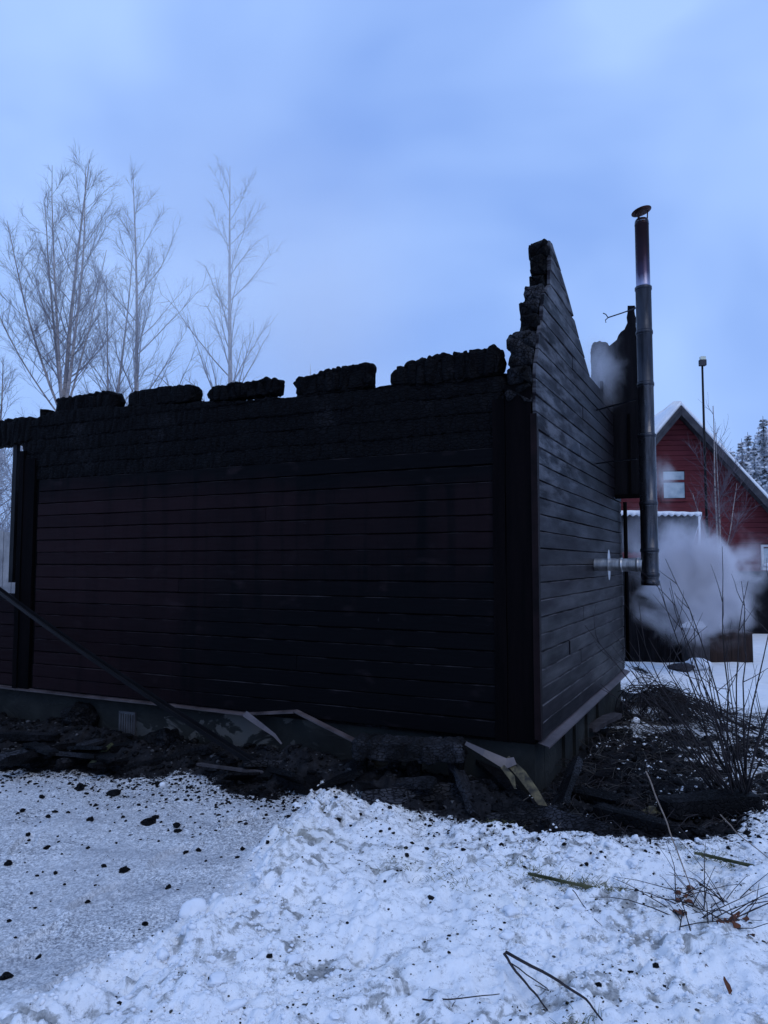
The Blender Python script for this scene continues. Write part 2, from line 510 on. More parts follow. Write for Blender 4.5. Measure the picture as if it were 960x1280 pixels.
def m_ground():
    t = NT('snow_slush_and_burnt_soil')
    v = t.obj()
    def attr(n):
        return t.n('ShaderNodeAttribute', attribute_name=n).outputs['Fac']
    dirt, slush, tram = attr('dirt'), attr('slush'), attr('trample')
    big = t.ramp(t.noise(v, 3.5, 5), 0.3, 0.7)
    snow = t.mix(big, (0.80, 0.82, 0.85), (0.92, 0.92, 0.92))
    # trampled snow: thin, with soil and dead grass showing through
    pt = t.noise(v, 4.5, 9, 0.8, 0.6)
    soilm = t.math('MULTIPLY', tram, t.ramp(t.math('ADD', pt, t.math('MULTIPLY', attr('thin'), 0.13)), 0.555, 0.66))
    soilc = t.mix(t.ramp(t.noise(v, 30, 5, 0.7), 0.38, 0.62), (0.03, 0.032, 0.028), (0.34, 0.34, 0.33))
    snow = t.mix(t.math('MULTIPLY', soilm, 0.8), snow, soilc)
    pit = t.math('MULTIPLY', tram, t.ramp(t.noise(v, 19, 8, 0.8), 0.545, 0.64, 0, 0.72))
    snow = t.mix(pit, snow, (0.20, 0.205, 0.215))
    yel = t.math('MULTIPLY', tram, t.ramp(t.noise(v, 1.6, 3), 0.56, 0.72, 0, 0.22))
    snow = t.mix(yel, snow, (0.62, 0.58, 0.44))
    # slush: wet grains, fine soot
    gr = t.noise(v, 75, 3, 0.8)
    gr2 = t.noise(v, 30, 4, 0.75)
    gm = t.ramp(t.math('ADD', t.math('MULTIPLY', gr, 0.7), t.math('MULTIPLY', gr2, 0.3)), 0.41, 0.59)
    sl = t.mix(gm, (0.16, 0.17, 0.195), (0.82, 0.83, 0.84))
    sl = t.mix(t.ramp(t.noise(v, 1.6, 4), 0.38, 0.68, 0, 0.55), sl, (0.62, 0.635, 0.66))
    wet = t.ramp(t.noise(t.obj((0.7, 2.2, 1)), 1.5, 5, 0.6), 0.5, 0.72, 0, 0.55)
    sl = t.mix(wet, sl, (0.27, 0.285, 0.32))
    c = t.mix(slush, snow, sl)
    soot = t.ramp(t.math('ADD', t.noise(v, 26, 6, 0.8), t.math('MULTIPLY', attr('soot'), 0.10)), 0.585, 0.65)
    near = t.ramp(attr('soot'), 0.0, 1.0)
    c = t.mix(t.math('MULTIPLY', soot, t.math('ADD', t.math('MULTIPLY', slush, 0.25), t.math('ADD', t.math('MULTIPLY', near, 1.0), t.math('MULTIPLY', tram, 0.2)), clamp=True)), c, (0.02, 0.021, 0.025))
    # burnt soil with a few grains of snow left on it
    bs = t.noise(v, 14, 6, 0.7)
    bc = t.mix(t.ramp(bs, 0.42, 0.68), (0.004, 0.004, 0.0055), (0.019, 0.0185, 0.021))
    edge = t.math('ADD', dirt, t.math('MULTIPLY', t.math('ADD', t.noise(v, 11, 8, 0.8), -0.5), 2.0))
    dm = t.ramp(edge, 0.38, 0.52)
    c = t.mix(dm, c, bc)
    h = t.math('ADD', t.noise(v, 45, 6, 0.7), t.math('MULTIPLY', gr, 0.5))
    rough = t.mix(dm, (0.85,) * 3, (0.75,) * 3)
    return t.finish(c, 0.82, 0.16, t.bump(h, 0.55, 0.012))
M['ground'] = m_ground()
def m_birch(name, c1, c2, c3):
    t = NT(name)
    f = t.ramp(t.noise(t.obj((1, 1, 0.35)), 9, 4), 0.45, 0.58)
    c = t.mix(f, c1, c2)
    return t.finish(t.mix(t.ramp(t.noise(t.obj((2, 2, 9)), 5, 3), 0.58, 0.64), c, c3), 0.8, 0.15)
M['bark'] = m_birch('birch_bark', (0.34, 0.29, 0.27), (0.20, 0.17, 0.17), (0.05, 0.045, 0.05))
M['twig'] = simple('birch_twigs', (0.09, 0.075, 0.09), (0.15, 0.125, 0.145), 4, 0.8, 0.15, 0.1, 20)
M['twig_dark'] = simple('dark_twigs', (0.014, 0.012, 0.014), (0.036, 0.030, 0.032), 5, 0.75, 0.2, 0.2, 30)
M['grit'] = simple('soil_and_bark_grit', (0.02, 0.02, 0.02), (0.09, 0.085, 0.075), 12, 0.85, 0.1, 0.3, 60)
M['ash'] = simple('grey_ash', (0.02, 0.02, 0.023), (0.085, 0.085, 0.09), 9, 0.85, 0.1, 0.3, 60)
M['twig_pale'] = simple('dry_pale_stalk', (0.16, 0.125, 0.10), (0.30, 0.24, 0.2), 9, 0.75, 0.2, 0.2, 30)
M['straw'] = simple('dull_straw', (0.05, 0.047, 0.045), (0.12, 0.11, 0.10), 9, 0.8, 0.1, 0.1, 30)
M['frost_twig'] = simple('frosted_twigs', (0.30, 0.31, 0.35), (0.55, 0.56, 0.6), 4, 0.8, 0.15, 0.1, 20)
M['leaf'] = simple('rusty_dead_leaves', (0.045, 0.018, 0.010), (0.14, 0.05, 0.025), 14, 0.7, 0.2, 0.3, 40)
M['grass'] = simple('winter_grass', (0.05, 0.065, 0.02), (0.17, 0.16, 0.06), 12, 0.7, 0.2, 0.1, 30)
M['moss'] = simple('mossy_pale_wood', (0.025, 0.03, 0.012), (0.10, 0.10, 0.055), 9, 0.8, 0.15, 0.5, 40)
def m_spruce():
    t = NT('snowy_spruce_needles')
    g = t.n('ShaderNodeNewGeometry')
    nz_ = t.n('ShaderNodeSeparateXYZ', {0: g.outputs['Normal']}).outputs[2]
    n = t.noise(t.obj(), 2.6, 4)
    f = t.ramp(t.math('ADD', t.math('ABSOLUTE', nz_), t.math('MULTIPLY', t.math('ADD', n, -0.5), 1.6)), 0.36, 0.66)
    c = t.mix(f, (0.03, 0.042, 0.04), (0.76, 0.78, 0.82))
    return t.finish(c, 0.85, 0.1)
M['spruce'] = m_spruce()
M['spruce_trunk'] = simple('spruce_bark', (0.05, 0.04, 0.035), (0.09, 0.07, 0.06), 6, 0.85, 0.1, 0.3, 20)

# ------------------------------------------------------------------ ground
def poly_sd(X, Y, poly):
    """signed distance to a polygon, negative inside"""
    P = np.asarray(poly, float)
    dmin = np.full(X.shape, 1e9)
    inside = np.zeros(X.shape, bool)
    for a, b in zip(P, np.roll(P, -1, 0)):
        e = b - a
        t_ = np.clip(((X - a[0]) * e[0] + (Y - a[1]) * e[1]) / (e @ e + 1e-12), 0, 1)
        dmin = np.minimum(dmin, np.hypot(X - a[0] - t_ * e[0], Y - a[1] - t_ * e[1]))
        c = (a[1] > Y) != (b[1] > Y)
        with np.errstate(divide='ignore', invalid='ignore'):
            xi = a[0] + (Y - a[1]) * e[0] / (e[1] if e[1] else 1e-12)
        inside ^= c & (X < xi)
    return np.where(inside, -dmin, dmin)
edge_px = [(-300, 960), (0, 957), (120, 964), (230, 974), (330, 992), (430, 999), (520, 1014), (600, 1032), (680, 1052), (760, 1050), (850, 1046), (960, 1026), (1060, 1005)]
DIRT = [gnd(*p)[:2] for p in edge_px] + [gnd(1060, 930)[:2], gnd(960, 905)[:2], gnd(880, 880)[:2], gnd(830, 852)[:2], gnd(800, 838)[:2], h2w(0.0, 5.5)[:2], h2w(-8, 5.5)[:2], h2w(-9, -1.2)[:2]]
SL_px = [(-500, 925), (0, 925), (330, 945), (385, 985), (378, 1008), (345, 1070), (300, 1120), (250, 1145), (200, 1180), (130, 1225), (60, 1262), (-40, 1290), (-60, 1500), (-900, 1500)]
SLUSH = [gnd(*p)[:2] for p in SL_px]
def ground_fields(X, Y):
    n1 = fbm(X * 2.1, Y * 2.1, o=4)
    sd = poly_sd(X, Y, DIRT) + 0.10 * n1
    ss = poly_sd(X, Y, SLUSH) + 0.09 * fbm(X * 3.1 + 9, Y * 3.1, o=5)
    dirt = 1 - sstep(-0.12, 0.16, sd)
    slush = (1 - sstep(-0.16, 0.14, ss)) * (Y < 12)
    far = sstep(6.5, 9.0, Y)
    tram = np.clip(1 - slush, 0, 1) * (1 - 0.8 * far)
    # right edge of the debris: patches of snow remain among it
    patch = sstep(-0.2, 0.4, fbm(X * 3.3 + 40, Y * 3.3, o=5, g=0.65)) * sstep(1.75, 2.5, X) * (0.5 + 0.5 * sstep(5.3, 6.0, Y)) * sstep(5.4, 5.0, np.abs(Y - 2.0) * 0 + (7.6 - Y))
    dirt = np.clip(dirt - 0.95 * patch, 0, 1)
    return dirt, slush, tram, sd, ss
FOOT = [(*gnd(px, py)[:2], R(a)) for px, py, a in ((40, 1175, 70), (120, 1120, 60), (95, 1225, 65), (215, 1075, 58), (30, 1060, 100), (300, 1030, 62), (455, 1190, 80), (520, 1110, 75), (700, 1180, 110), (820, 1210, 95), (610, 1240, 85))]
def ground_z(X, Y, fields=None):
    dirt, slush, tram, sd, ss = fields if fields is not None else ground_fields(X, Y)
    dist = np.hypot(X, Y)
    nearf = 1 - sstep(9, 16, dist)
    z = 0.030 * fbm(X * 0.9, Y * 0.9, o=2)
    lump = fbm(X * 4.3, Y * 4.3, o=5, g=0.6)
    d1, dd = worley(X * 7.5 + 0.35 * fbm(X * 6, Y * 6, o=2), Y * 7.5)
    clod = np.clip(0.55 - d1, 0, 1)
    tr = tram * (1 - dirt)
    fine = fbm(X * 17 + 3, Y * 17, o=3, g=0.7)
    w1, _ = worley(X * 16 + 0.5 * vnoise(X * 9, Y * 9), Y * 16 + 0.5 * vnoise(X * 9 + 40, Y * 9))
    w2, _ = worley(X * 33 + 7, Y * 33)
    rub = sstep(-0.35, 0.55, fbm(X * 2.0 + 31, Y * 2.0, o=3))
    z = z + nearf * tr * (0.050 + 0.032 * lump + 0.010 * fine + rub * (0.022 * (0.6 - w1) + 0.012 * (0.6 - w2)) + 0.040 * clod * sstep(-0.2, 0.6, fbm(X * 1.7 + 5, Y * 1.7, o=2)))
    # ridge of heaped snow along the cleared, slushy strip
    z = z + nearf * (1 - dirt) * 0.04 * np.exp(-((ss - 0.16) / 0.15) ** 2) * (0.6 + 0.8 * lump)
    z = z + nearf * slush * (0.008 * fbm(X * 7, Y * 7, o=4) + 0.0045 * fbm(X * 38, Y * 38, o=2))
    for fx_, fy_, fa_ in FOOT:
        ca_, sa_ = math.cos(fa_), math.sin(fa_)
        u_, v_ = (X - fx_) * ca_ + (Y - fy_) * sa_, -(X - fx_) * sa_ + (Y - fy_) * ca_
        rr = np.sqrt((u_ / 0.15) ** 2 + (v_ / (0.055 - 0.1 * u_ * (u_ < 0.02) * 0.2)) ** 2)
        z = z + (1 - dirt) * (-0.020 * sstep(1.08, 0.85, rr) + 0.008 * np.exp(-((rr - 1.2) / 0.16) ** 2) + 0.004 * (np.sin(u_ * 150) > 0) * (rr < 0.85))
    # debris: rough, heaped against the plinth
    lx, ly = w2h(np.stack([X, Y], -1))
    heap = (0.16 + 0.03 * np.exp(-((lx + 1.25) / 0.6) ** 2)) * np.exp(-((ly + 0.26) / 0.34) ** 2) * sstep(0.3, -0.5, lx) + 0.07 * np.exp(-((lx - 0.45) / 0.4) ** 2) * sstep(0.2, 1.0, ly)
    z = z + dirt ** 2 * nearf * (heap * (0.8 + 0.5 * fbm(X * 3, Y * 3, o=3)) + 0.022 * fbm(X * 8, Y * 8, o=5, g=0.6) + 0.012 * fbm(X * 31, Y * 31, o=2))
    # open snow further off
    z = z + (1 - nearf) * 0.12 * fbm(X * 0.22, Y * 0.22, o=3) * sstep(16, 30, dist) + 0.02 * sstep(8, 10, dist) * fbm(X * 2.2, Y * 2.2, o=3)
    return z
def axis(lo, hi, step, far):
    a = list(np.arange(lo, hi, step))
    s, p = step, a[-1]
    while p < far:
        s = min(s * 1.16, 60)
        p += s
        a.append(p)
    s, p = step, a[0]
    b = []
    while p > -far:
        s = min(s * 1.16, 60)
        p -= s
        b.append(p)
    return np.array(b[::-1] + a)
gx = axis(-3.2, 3.7, 0.0115, 500)
gy = axis(2.2, 5.9, 0.0115, 500)
GX, GY = np.meshgrid(gx, gy)
flds = ground_fields(GX, GY)
GZ = ground_z(GX, GY, flds)
nx, ny = len(gx), len(gy)
ii = (np.arange(ny - 1)[:, None] * nx + np.arange(nx - 1)[None]).ravel()
gme = mesh_quads('ground', np.stack([GX, GY, GZ], -1).reshape(-1, 3), np.stack([ii, ii + 1, ii + nx + 1, ii + nx], -1))
def gzv(x, y):
    x, y = np.asarray(x, float), np.asarray(y, float)
    i = np.clip(np.searchsorted(gx, x) - 1, 0, nx - 2)
    j = np.clip(np.searchsorted(gy, y) - 1, 0, ny - 2)
    u, v = (x - gx[i]) / (gx[i + 1] - gx[i]), (y - gy[j]) / (gy[j + 1] - gy[j])
    return GZ[j, i] * (1 - u) * (1 - v) + GZ[j, i + 1] * u * (1 - v) + GZ[j + 1, i] * (1 - u) * v + GZ[j + 1, i + 1] * u * v
def gz(x, y):
    return float(gzv(x, y))
soot_f = np.exp(-np.clip(flds[3], 0, None) / 0.30)
thin_f = sstep(0.38, 0.62, worley(GX * 16 + 0.5 * vnoise(GX * 9, GY * 9), GY * 16 + 0.5 * vnoise(GX * 9 + 40, GY * 9))[0]) * sstep(-0.5, 0.3, fbm(GX * 2.3 + 31, GY * 2.3, o=3))
for nm, a in zip(('dirt', 'slush', 'trample', 'soot', 'thin'), flds[:3] + (soot_f, thin_f)):
    at_ = gme.attributes.new(nm, 'FLOAT', 'POINT')
    at_.data.foreach_set('value', a.ravel().astype(np.float32))
tag(link('ground', gme, M['ground']), 'snowy yard with a grey slushy strip and burnt soil round the house', 'ground', kind='structure')

# ------------------------------------------------------------------ burnt house
HW = -hl(27, 650)[0]                                         # long wall
HD = 3.85                                         # gable wall
house = thing('burnt_house', 'roofless charred timber house with scorched dark red siding', 'house', (C[0], C[1], 0), -HA)
rnd = random.Random(3)
nrs = np.random.RandomState(5)

def charred_log(name, axis_, a0, a1, z0, z1, d0, d1, mat, parent, seed, step=0.016, amp=0.012, ztop=None, nsec=22, cell=(11, 16), tilt=0.0):
    """rounded, cracked, half-burnt timber. axis_ 'x' or 'y'; d0..d1 is its thickness across; ztop(a) bends the upper side"""
    L = a1 - a0
    nl = max(6, int(L / step))
    u = np.linspace(0, 1, nl)
    th = np.linspace(0, 2 * math.pi, nsec, endpoint=False)
    ex = 0.22 if step == 0.016 and axis_ == 'x' else 0.3
    cs, sn = np.cos(th), np.sin(th)
    sx = np.sign(cs) * np.abs(cs) ** ex
    sz = np.sign(sn) * np.abs(sn) ** ex
    A = a0 + u[:, None] * L + 0 * th[None]
    hw, hh = (d1 - d0) / 2, (z1 - z0) / 2
    per = th[None] * (hw + hh) / 2 * 0.64
    o = seed * 13.7
    c1, ck = worley(A * cell[0] + o + 0.5 * vnoise(A * 9, per * 9 + o), (per + 0 * A) * cell[1] + o)
    blocks = np.clip(ck * 2.2, 0, 1)
    disp = amp * (0.9 * blocks - 0.6) + amp * 1.3 * fbm(A * 3.3 + o, per * 5 + o, o=4) + amp * 0.9 * vnoise(A * 34 + o, per * 34) - amp * 1.6 * np.clip(0.12 - ck, 0, 1) / 0.12
    # ends burn rounder
    e = np.minimum(u * L, (1 - u) * L)[:, None]
    shr = 1 - (0.24 if axis_ == 'x' else 0.14) * np.exp(-e / 0.02) - (0.22 * np.exp(-e / 0.07) * (0.6 + 0.6 * vnoise(A * 20 + o, per * 9)) if name == 'log_stump' else 0)
    dd = (d0 + d1) / 2 + (hw * sx[None] * shr + disp * cs[None])
    zc = (z0 + z1) / 2 + tilt * (A - (a0 + a1) / 2)
    zz = zc + (hh * sz[None] * shr + disp * sn[None])
    if ztop is not None:
        tz = ztop(A[:, 0])[:, None] + amp * 2.4 * fbm(A * 6 + o, dd * 6, o=4)
        zz = np.minimum(zz, tz)
    Aend = A + (0.02 * fbm(dd * 20 + o, zz * 20, o=2) + (0.05 * np.round(2.5 * vnoise(zz * 24 + o, dd * 5)) / 2.5 if axis_ == 'y' else 0)) * np.exp(-e / 0.04)
    V = np.stack([Aend, dd, zz] if axis_ == 'x' else [dd, Aend, zz], -1)
    n = nsec
    i = np.arange(nl - 1)[:, None] * n
    j = np.arange(n)[None]
    Q = np.stack([i + j, i + (j + 1) % n, i + n + (j + 1) % n, i + n + j], -1).reshape(-1, 4)
    if axis_ == 'y':
        Q = Q[:, ::-1]
    # end caps with an inner ring, so that the end grain is rough too
    Vs = [V.reshape(-1, 3)]
    Fs = [tuple(q) for q in Q[:, ::-1]]
    base = nl * n
    for k, rowi in ((0, 0), (1, nl - 1)):
        ring = V[rowi]
        c = ring.mean(0)
        inner = c + (ring - c) * 0.55
        inner[:, 0 if axis_ == 'x' else 1] += nrs.uniform(-0.018, 0.018, n)
        Vs += [inner, c[None]]
        b0, bc = base, base + n
        for q in range(n):
            q2 = (q + 1) % n
            f1 = (rowi * n + q, rowi * n + q2, b0 + q2, b0 + q)
            f2 = (b0 + q, b0 + q2, bc)
            flip = (k == 0) != (axis_ == 'y')
            Fs += [f1, f2] if flip else [f1[::-1], f2[::-1]]
        base += n + 1
    return link(name, mesh_from(name, np.concatenate(Vs), Fs, True), mat, parent)

def board(face, a0, a1, z0, h, t=0.024, mat=None, parent=None, a0t=None, a1t=None, name='siding_board', seg=10):
    """a horizontal cladding board with chamfered edges; its ends may be cut on a slope"""
    a0t = a0 if a0t is None else a0t
    a1t = a1 if a1t is None else a1t
    prof = [(-0.004, 0.0), (t - 0.011, 0.001), (t, 0.005), (t, h - 0.009), (t - 0.009, h - 0.0035), (-0.004, h - 0.003)]
    w1, w2 = rnd.uniform(0, 100), rnd.uniform(-0.002, 0.002)
    V, F = [], []
    n = len(prof)
    for k in range(seg + 1):
        u = k / seg
        off = 0.0045 * float(vnoise(np.array([w1 + u * 4]))[0]) + w2
        dz = 0.0028 * float(vnoise(np.array([w1 + 50 + u * 3]))[0])
        for o_, z_ in prof:
            zf = z_ / h
            lo, hi = a0 + (a0t - a0) * zf, a1 + (a1t - a1) * zf
            a = lo + (hi - lo) * u
            oo = o_ + (off if o_ > 0 else 0)
            V.append((a, -oo, z0 + z_ + dz) if face == 'front' else (oo, a, z0 + z_ + dz))
    for k in range(seg):
        for j in range(n - 1):
            f = (k * n + j, (k + 1) * n + j, (k + 1) * n + j + 1, k * n + j + 1)
            F.append(f)
    F.append(tuple(range(n))[::-1])
    F.append(tuple(seg * n + j for j in range(n)))
    return link(name, mesh_from(name, V, F), mat, parent)

# --- plinth
Z0 = 0.40
pl = MB().box((-HW - 2.6, 0.03, -0.3), (-0.03, 0.30, 0.372)).build('foundation', M['concrete'], house)
MB().box((-0.30, 0.302, -0.3), (-0.028, HD, 0.372)).build('foundation_side', M['concrete'], pl)
MB().box((-HW, HD - 0.3, -0.3), (-0.302, HD - 0.002, 0.372)).build('foundation_back', M['concrete'], pl)
vx, vz = hl(160, 907, 0.03)
g = MB().box((vx - 0.095, 0.012, vz - 0.125), (vx + 0.095, 0.0295, vz + 0.125)).build('vent_plate', M['vent'], pl)
for k in range(6):
    xx = vx - 0.07 + k * 0.028
    MB().box((xx - 0.006, 0.002, vz - 0.105), (xx + 0.006, 0.0118, vz + 0.105)).build('vent_louvre', M['vent'], g)
for k, yy in enumerate((0.85, 1.25, 1.75, 2.3)):
    MB().box((-0.0278, yy, -0.2), (-0.004, yy + 0.07 + 0.03 * (k % 2), 0.368)).build('plinth_strip', M['concrete'], pl)

# --- long wall
RH = 0.118
fw = MB().box((-HW, 0.004, Z0 - 0.025), (-0.178, 0.17, 2.45)).build('long_wall', M['char_x'], house)
k = 0
z = Z0
while z + RH < 2.47:
    x0, x1 = hl(50, 650)[0], -0.285
    if k in (3, 8, 13):                            # some rows are made of two lengths
        xs = {3: -1.9, 8: -3.1, 13: -2.2}[k]
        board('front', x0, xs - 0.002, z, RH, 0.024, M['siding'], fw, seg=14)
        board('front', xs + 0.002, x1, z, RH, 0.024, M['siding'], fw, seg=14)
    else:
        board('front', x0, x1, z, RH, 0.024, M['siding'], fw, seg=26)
    z += RH
    k += 1
z_logs = z
# corner boards and door-post boards
def vboard(x0, x1, y0, y1, z0, z1, nm, mat, par, seed):
    n = 18
    V, F = [], []
    for q in range(n + 1):
        zz = z0 + (z1 - z0) * q / n
        o1 = 0.003 * float(vnoise(np.array([seed * 7.1 + q * 0.6]))[0])
        V += [(x0 + o1, y0, zz), (x1 + o1, y0, zz), (x1 + o1, y1, zz), (x0 + o1, y1, zz)]
    for q in range(n):
        b = q * 4
        for j in range(4):
            F.append((b + j, b + (j + 1) % 4, b + 4 + (j + 1) % 4, b + 4 + j))
    F += [(3, 2, 1, 0), tuple(n * 4 + j for j in range(4))]
    return link(nm, mesh_from(nm, V, F), mat, par)
vboard(-0.283, -0.195, -0.036, 0.002, Z0 - 0.01, 2.74, 'corner_board', M['corner'], fw, 1)
vboard(-0.192, -0.012, -0.030, 0.002, Z0 - 0.005, 2.84, 'corner_board', M['corner'], fw, 2)
vboard(-HW + 0.055, -HW + 0.205, -0.032, 0.002, Z0 - 0.01, 2.62, 'corner_board', M['corner'], fw, 3)
vboard(-HW - 0.01, -HW + 0.05, -0.040, 0.03, Z0 - 0.02, 2.70, 'corner_board', M['corner'], fw, 4)
tx0 = -0.010
MB().box((tx0, -0.040, 0.42), (0.034, -0.033, 2.62)).box((0.0285, -0.0328, 0.43), (0.034, 0.012, 2.60)).build('corner_trim', M['trim'], house)
# charred courses above the siding
topx = [hl(p, q, 0.0) for p, q in ((0, 553), (55, 520), (67, 514), (160, 507), (250, 503), (360, 497), (480, 483), (560, 478), (633, 468))]
tx = np.array([p[0] for p in topx])
tz = np.array([p[1] for p in topx])
ztop = lambda a: np.interp(a, tx, tz)
zz = z_logs - 0.01
kk = 0
while zz < 3.05:
    h = 0.132
    if zz > ztop(np.array([-0.4]))[0] - 0.01 and zz > ztop(np.array([-4.7]))[0] - 0.01:
        break
    xend = -0.19
    charred_log('charred_log', 'x', -HW - 0.03 + rnd.uniform(-0.03, 0.03), xend, zz, zz + h + 0.012, -0.012 - 0.010 * rnd.random(), 0.165, M['char_x'], fw, 10 + kk, ztop=ztop, amp=0.0055, cell=(17, 21))
    zz += h
    kk += 1
# stumps of the top log, left standing between the old rafter notches
for k, (xa, xb, ya, yb, sd) in enumerate(((48, 63, 511, 521, 1), (67, 151, 494, 518, 2), (157, 247, 485, 509, 3), (260, 352, 479, 500, 4), (367, 467, 463, 494, 5), (489, 629, 446, 486, 6))):
    p0, p1 = hl(xa, (ya + yb) / 2, -0.01), hl(xb, (ya + yb) / 2, 0.085)
    zt = hl((xa + xb) / 2, ya, 0.06)[1]
    zb = hl((xa + xb) / 2, yb, 0.06)[1]
    tl = {4: 0.01, 5: 0.05, 6: 0.075}.get(sd, 0.0)
    if sd != 1:
        zb = min(zb, float(ztop(np.array([(p0[0] + p1[0]) / 2]))[0]) + (0.014 if sd == 4 else -0.006))
    charred_log('log_stump', 'x', p0[0], p1[0], zb, zt, -0.01, 0.15, M['char_x'], fw, 30 + k, step=0.011, amp=0.013 if sd != 3 else 0.007, nsec=36, cell=(13, 15), tilt=tl)
# drip flashing along the foot of the wall; it ends bent down near the middle
def strip(pts, wdt, mat, nm, par, thick=0.0025, lip=0.012, out=(0, -1, 0)):
    """a folded sheet-metal strip that follows pts (its inner edge)"""
    o = Vector(out)
    m = MB()
    for p, q in zip(pts[:-1], pts[1:]):
        p, q = Vector(p), Vector(q)
        dn = Vector((0, 0, -1))
        sec = lambda c: [c, c + o * wdt + dn * wdt * 0.28, c + o * wdt + dn * (wdt * 0.28 + lip), c + o * (wdt - thick) + dn * (wdt * 0.28 + lip), c + o * (wdt - thick) + dn * (wdt * 0.28 + thick), c + dn * thick]
        V = sec(p) + sec(q)
        m.add(V, [(j, (j + 1) % 6, 6 + (j + 1) % 6, 6 + j)[::-1] for j in range(6)] + [tuple(range(6)), tuple(range(11, 5, -1))])
    return m.build(nm, mat, par)
fx1, fz1 = hl(368, 889, -0.05)
fx2, fz2 = hl(442, 924, -0.16)
strip([(-HW - 2.6, -0.003, 0.396), (-4.0, -0.003, 0.394), (-3.2, -0.003, 0.398), (fx1 - 0.5, -0.003, 0.392), (fx1, -0.02, fz1 + 0.01)], 0.045, M['flash'], 'drip_flashing', house)
strip([(fx1 + 0.004, -0.022, fz1 + 0.012), ((fx1 + fx2) / 2, -0.09, (fz1 + fz2) / 2 + 0.012), (fx2, -0.13, fz2)], 0.038, M['flash'], 'bent_flashing', house)
strip([(0.003, HD, 0.394), (0.003, 0.0, 0.394)], 0.075, M['flash_g'], 'sill_flashing', house, out=(1, 0, 0))

# --- gable wall
prof_px = {}
GP = [(0.0, 2.86), (0.02, 2.97), (0.10, 3.06), (0.14, 3.22), (0.22, 3.32), (0.30, 3.45), (0.36, 3.62), (0.38, 3.93), (0.46, 3.96)]
peak_s, peak_z = hr(686, 306)
def hrs(px, py):
    return hr(px, py)
DOWN = [(peak_s, peak_z)] + [hr(*p) for p in ((700, 345), (712, 388), (722, 425), (731, 455), (737, 477), (744, 494))]
UP = [hr(*p) for p in ((748, 492), (756, 486), (764, 482))] + [(HD, hr(764, 482)[1] + 0.02)]
LEFT = [(0.0, 2.90), (0.03, 2.99), (0.10, 3.10), (0.12, 3.22), (0.20, 3.32), (0.24, 3.46), (0.28, 3.58), (peak_s - 0.07, 3.66), (peak_s - 0.05, peak_z - 0.02)]
def sL(z):
    return float(np.interp(z, [q[1] for q in LEFT], [q[0] for q in LEFT]))
dz_ = np.array([q[1] for q in DOWN])
ds_ = np.array([q[0] for q in DOWN])
def sV1(z):                                        # where the burnt slope has come down to height z
    if z >= dz_[0]:
        return ds_[0]
    for a in range(len(dz_) - 1):
        if dz_[a + 1] <= z <= dz_[a]:
            f = (dz_[a] - z) / (dz_[a] - dz_[a + 1] + 1e-9)
            return float(ds_[a] + f * (ds_[a + 1] - ds_[a]))
    return None
zu = [q[1] for q in UP]
zmin_valley = min(min(dz_), min(zu))
gw = MB().box((-0.17, 0.172, Z0 - 0.025), (-0.004, HD - 0.002, 2.72)).build('gable_wall', M['char_y'], house)
z = Z0
k = 0
while z < peak_z - 0.02:
    h = RH
    zt = z + RH
    lo, lot = sL(z) + 0.006, sL(zt) + 0.006
    a, b = sV1(z), sV1(min(zt, peak_z))
    jag = rnd.uniform(-0.05, 0.03)
    if a is not None and b is not None:
        a, b = a + jag, b + jag + rnd.uniform(-0.03, 0.02)
    if a is None:
        js = [] if k % 3 else [1.25 + 0.55 * ((k * 7) % 4) / 4]
        if k in (4, 5):
            js = [0.95]
        cuts = [lo] + js + [HD]
        for c0, c1 in zip(cuts[:-1], cuts[1:]):
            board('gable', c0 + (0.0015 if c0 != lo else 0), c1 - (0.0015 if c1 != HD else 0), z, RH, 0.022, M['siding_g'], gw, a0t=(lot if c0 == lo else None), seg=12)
    else:
        if b is None:
            b = a
        if zt > peak_z:
            lot = lo
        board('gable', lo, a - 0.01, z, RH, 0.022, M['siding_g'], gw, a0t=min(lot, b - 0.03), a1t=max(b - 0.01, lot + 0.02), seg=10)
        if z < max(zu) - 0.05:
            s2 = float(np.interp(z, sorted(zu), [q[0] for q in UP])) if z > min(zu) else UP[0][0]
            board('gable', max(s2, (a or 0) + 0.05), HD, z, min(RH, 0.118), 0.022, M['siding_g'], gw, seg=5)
    z += RH
    k += 1
# the logs behind: their burnt ends step up the slope
z = 2.70
k = 0
while z < peak_z - 0.03:
    h = 0.137
    zm = z + h / 2
    a = sV1(zm)
    endpos = (a - 0.02) if a is not None else HD - 0.01
    s0 = sL(zm) - (0.03 if z > 2.95 else 0.015) + rnd.uniform(-0.03, 0.02)
    w0 = -0.178 - rnd.uniform(-0.015, 0.02) + (0.035 if zm > 3.2 else 0) + (0.02 if zm > 3.6 else 0)
    charred_log('charred_log', 'y', s0, max(endpos, s0 + 0.12), z - 0.004, min(z + h, peak_z + 0.004), w0, -0.003, M['char_y'], gw, 60 + k, step=0.016, amp=0.010, nsec=26, cell=(14, 17))
    z += h
    k += 1
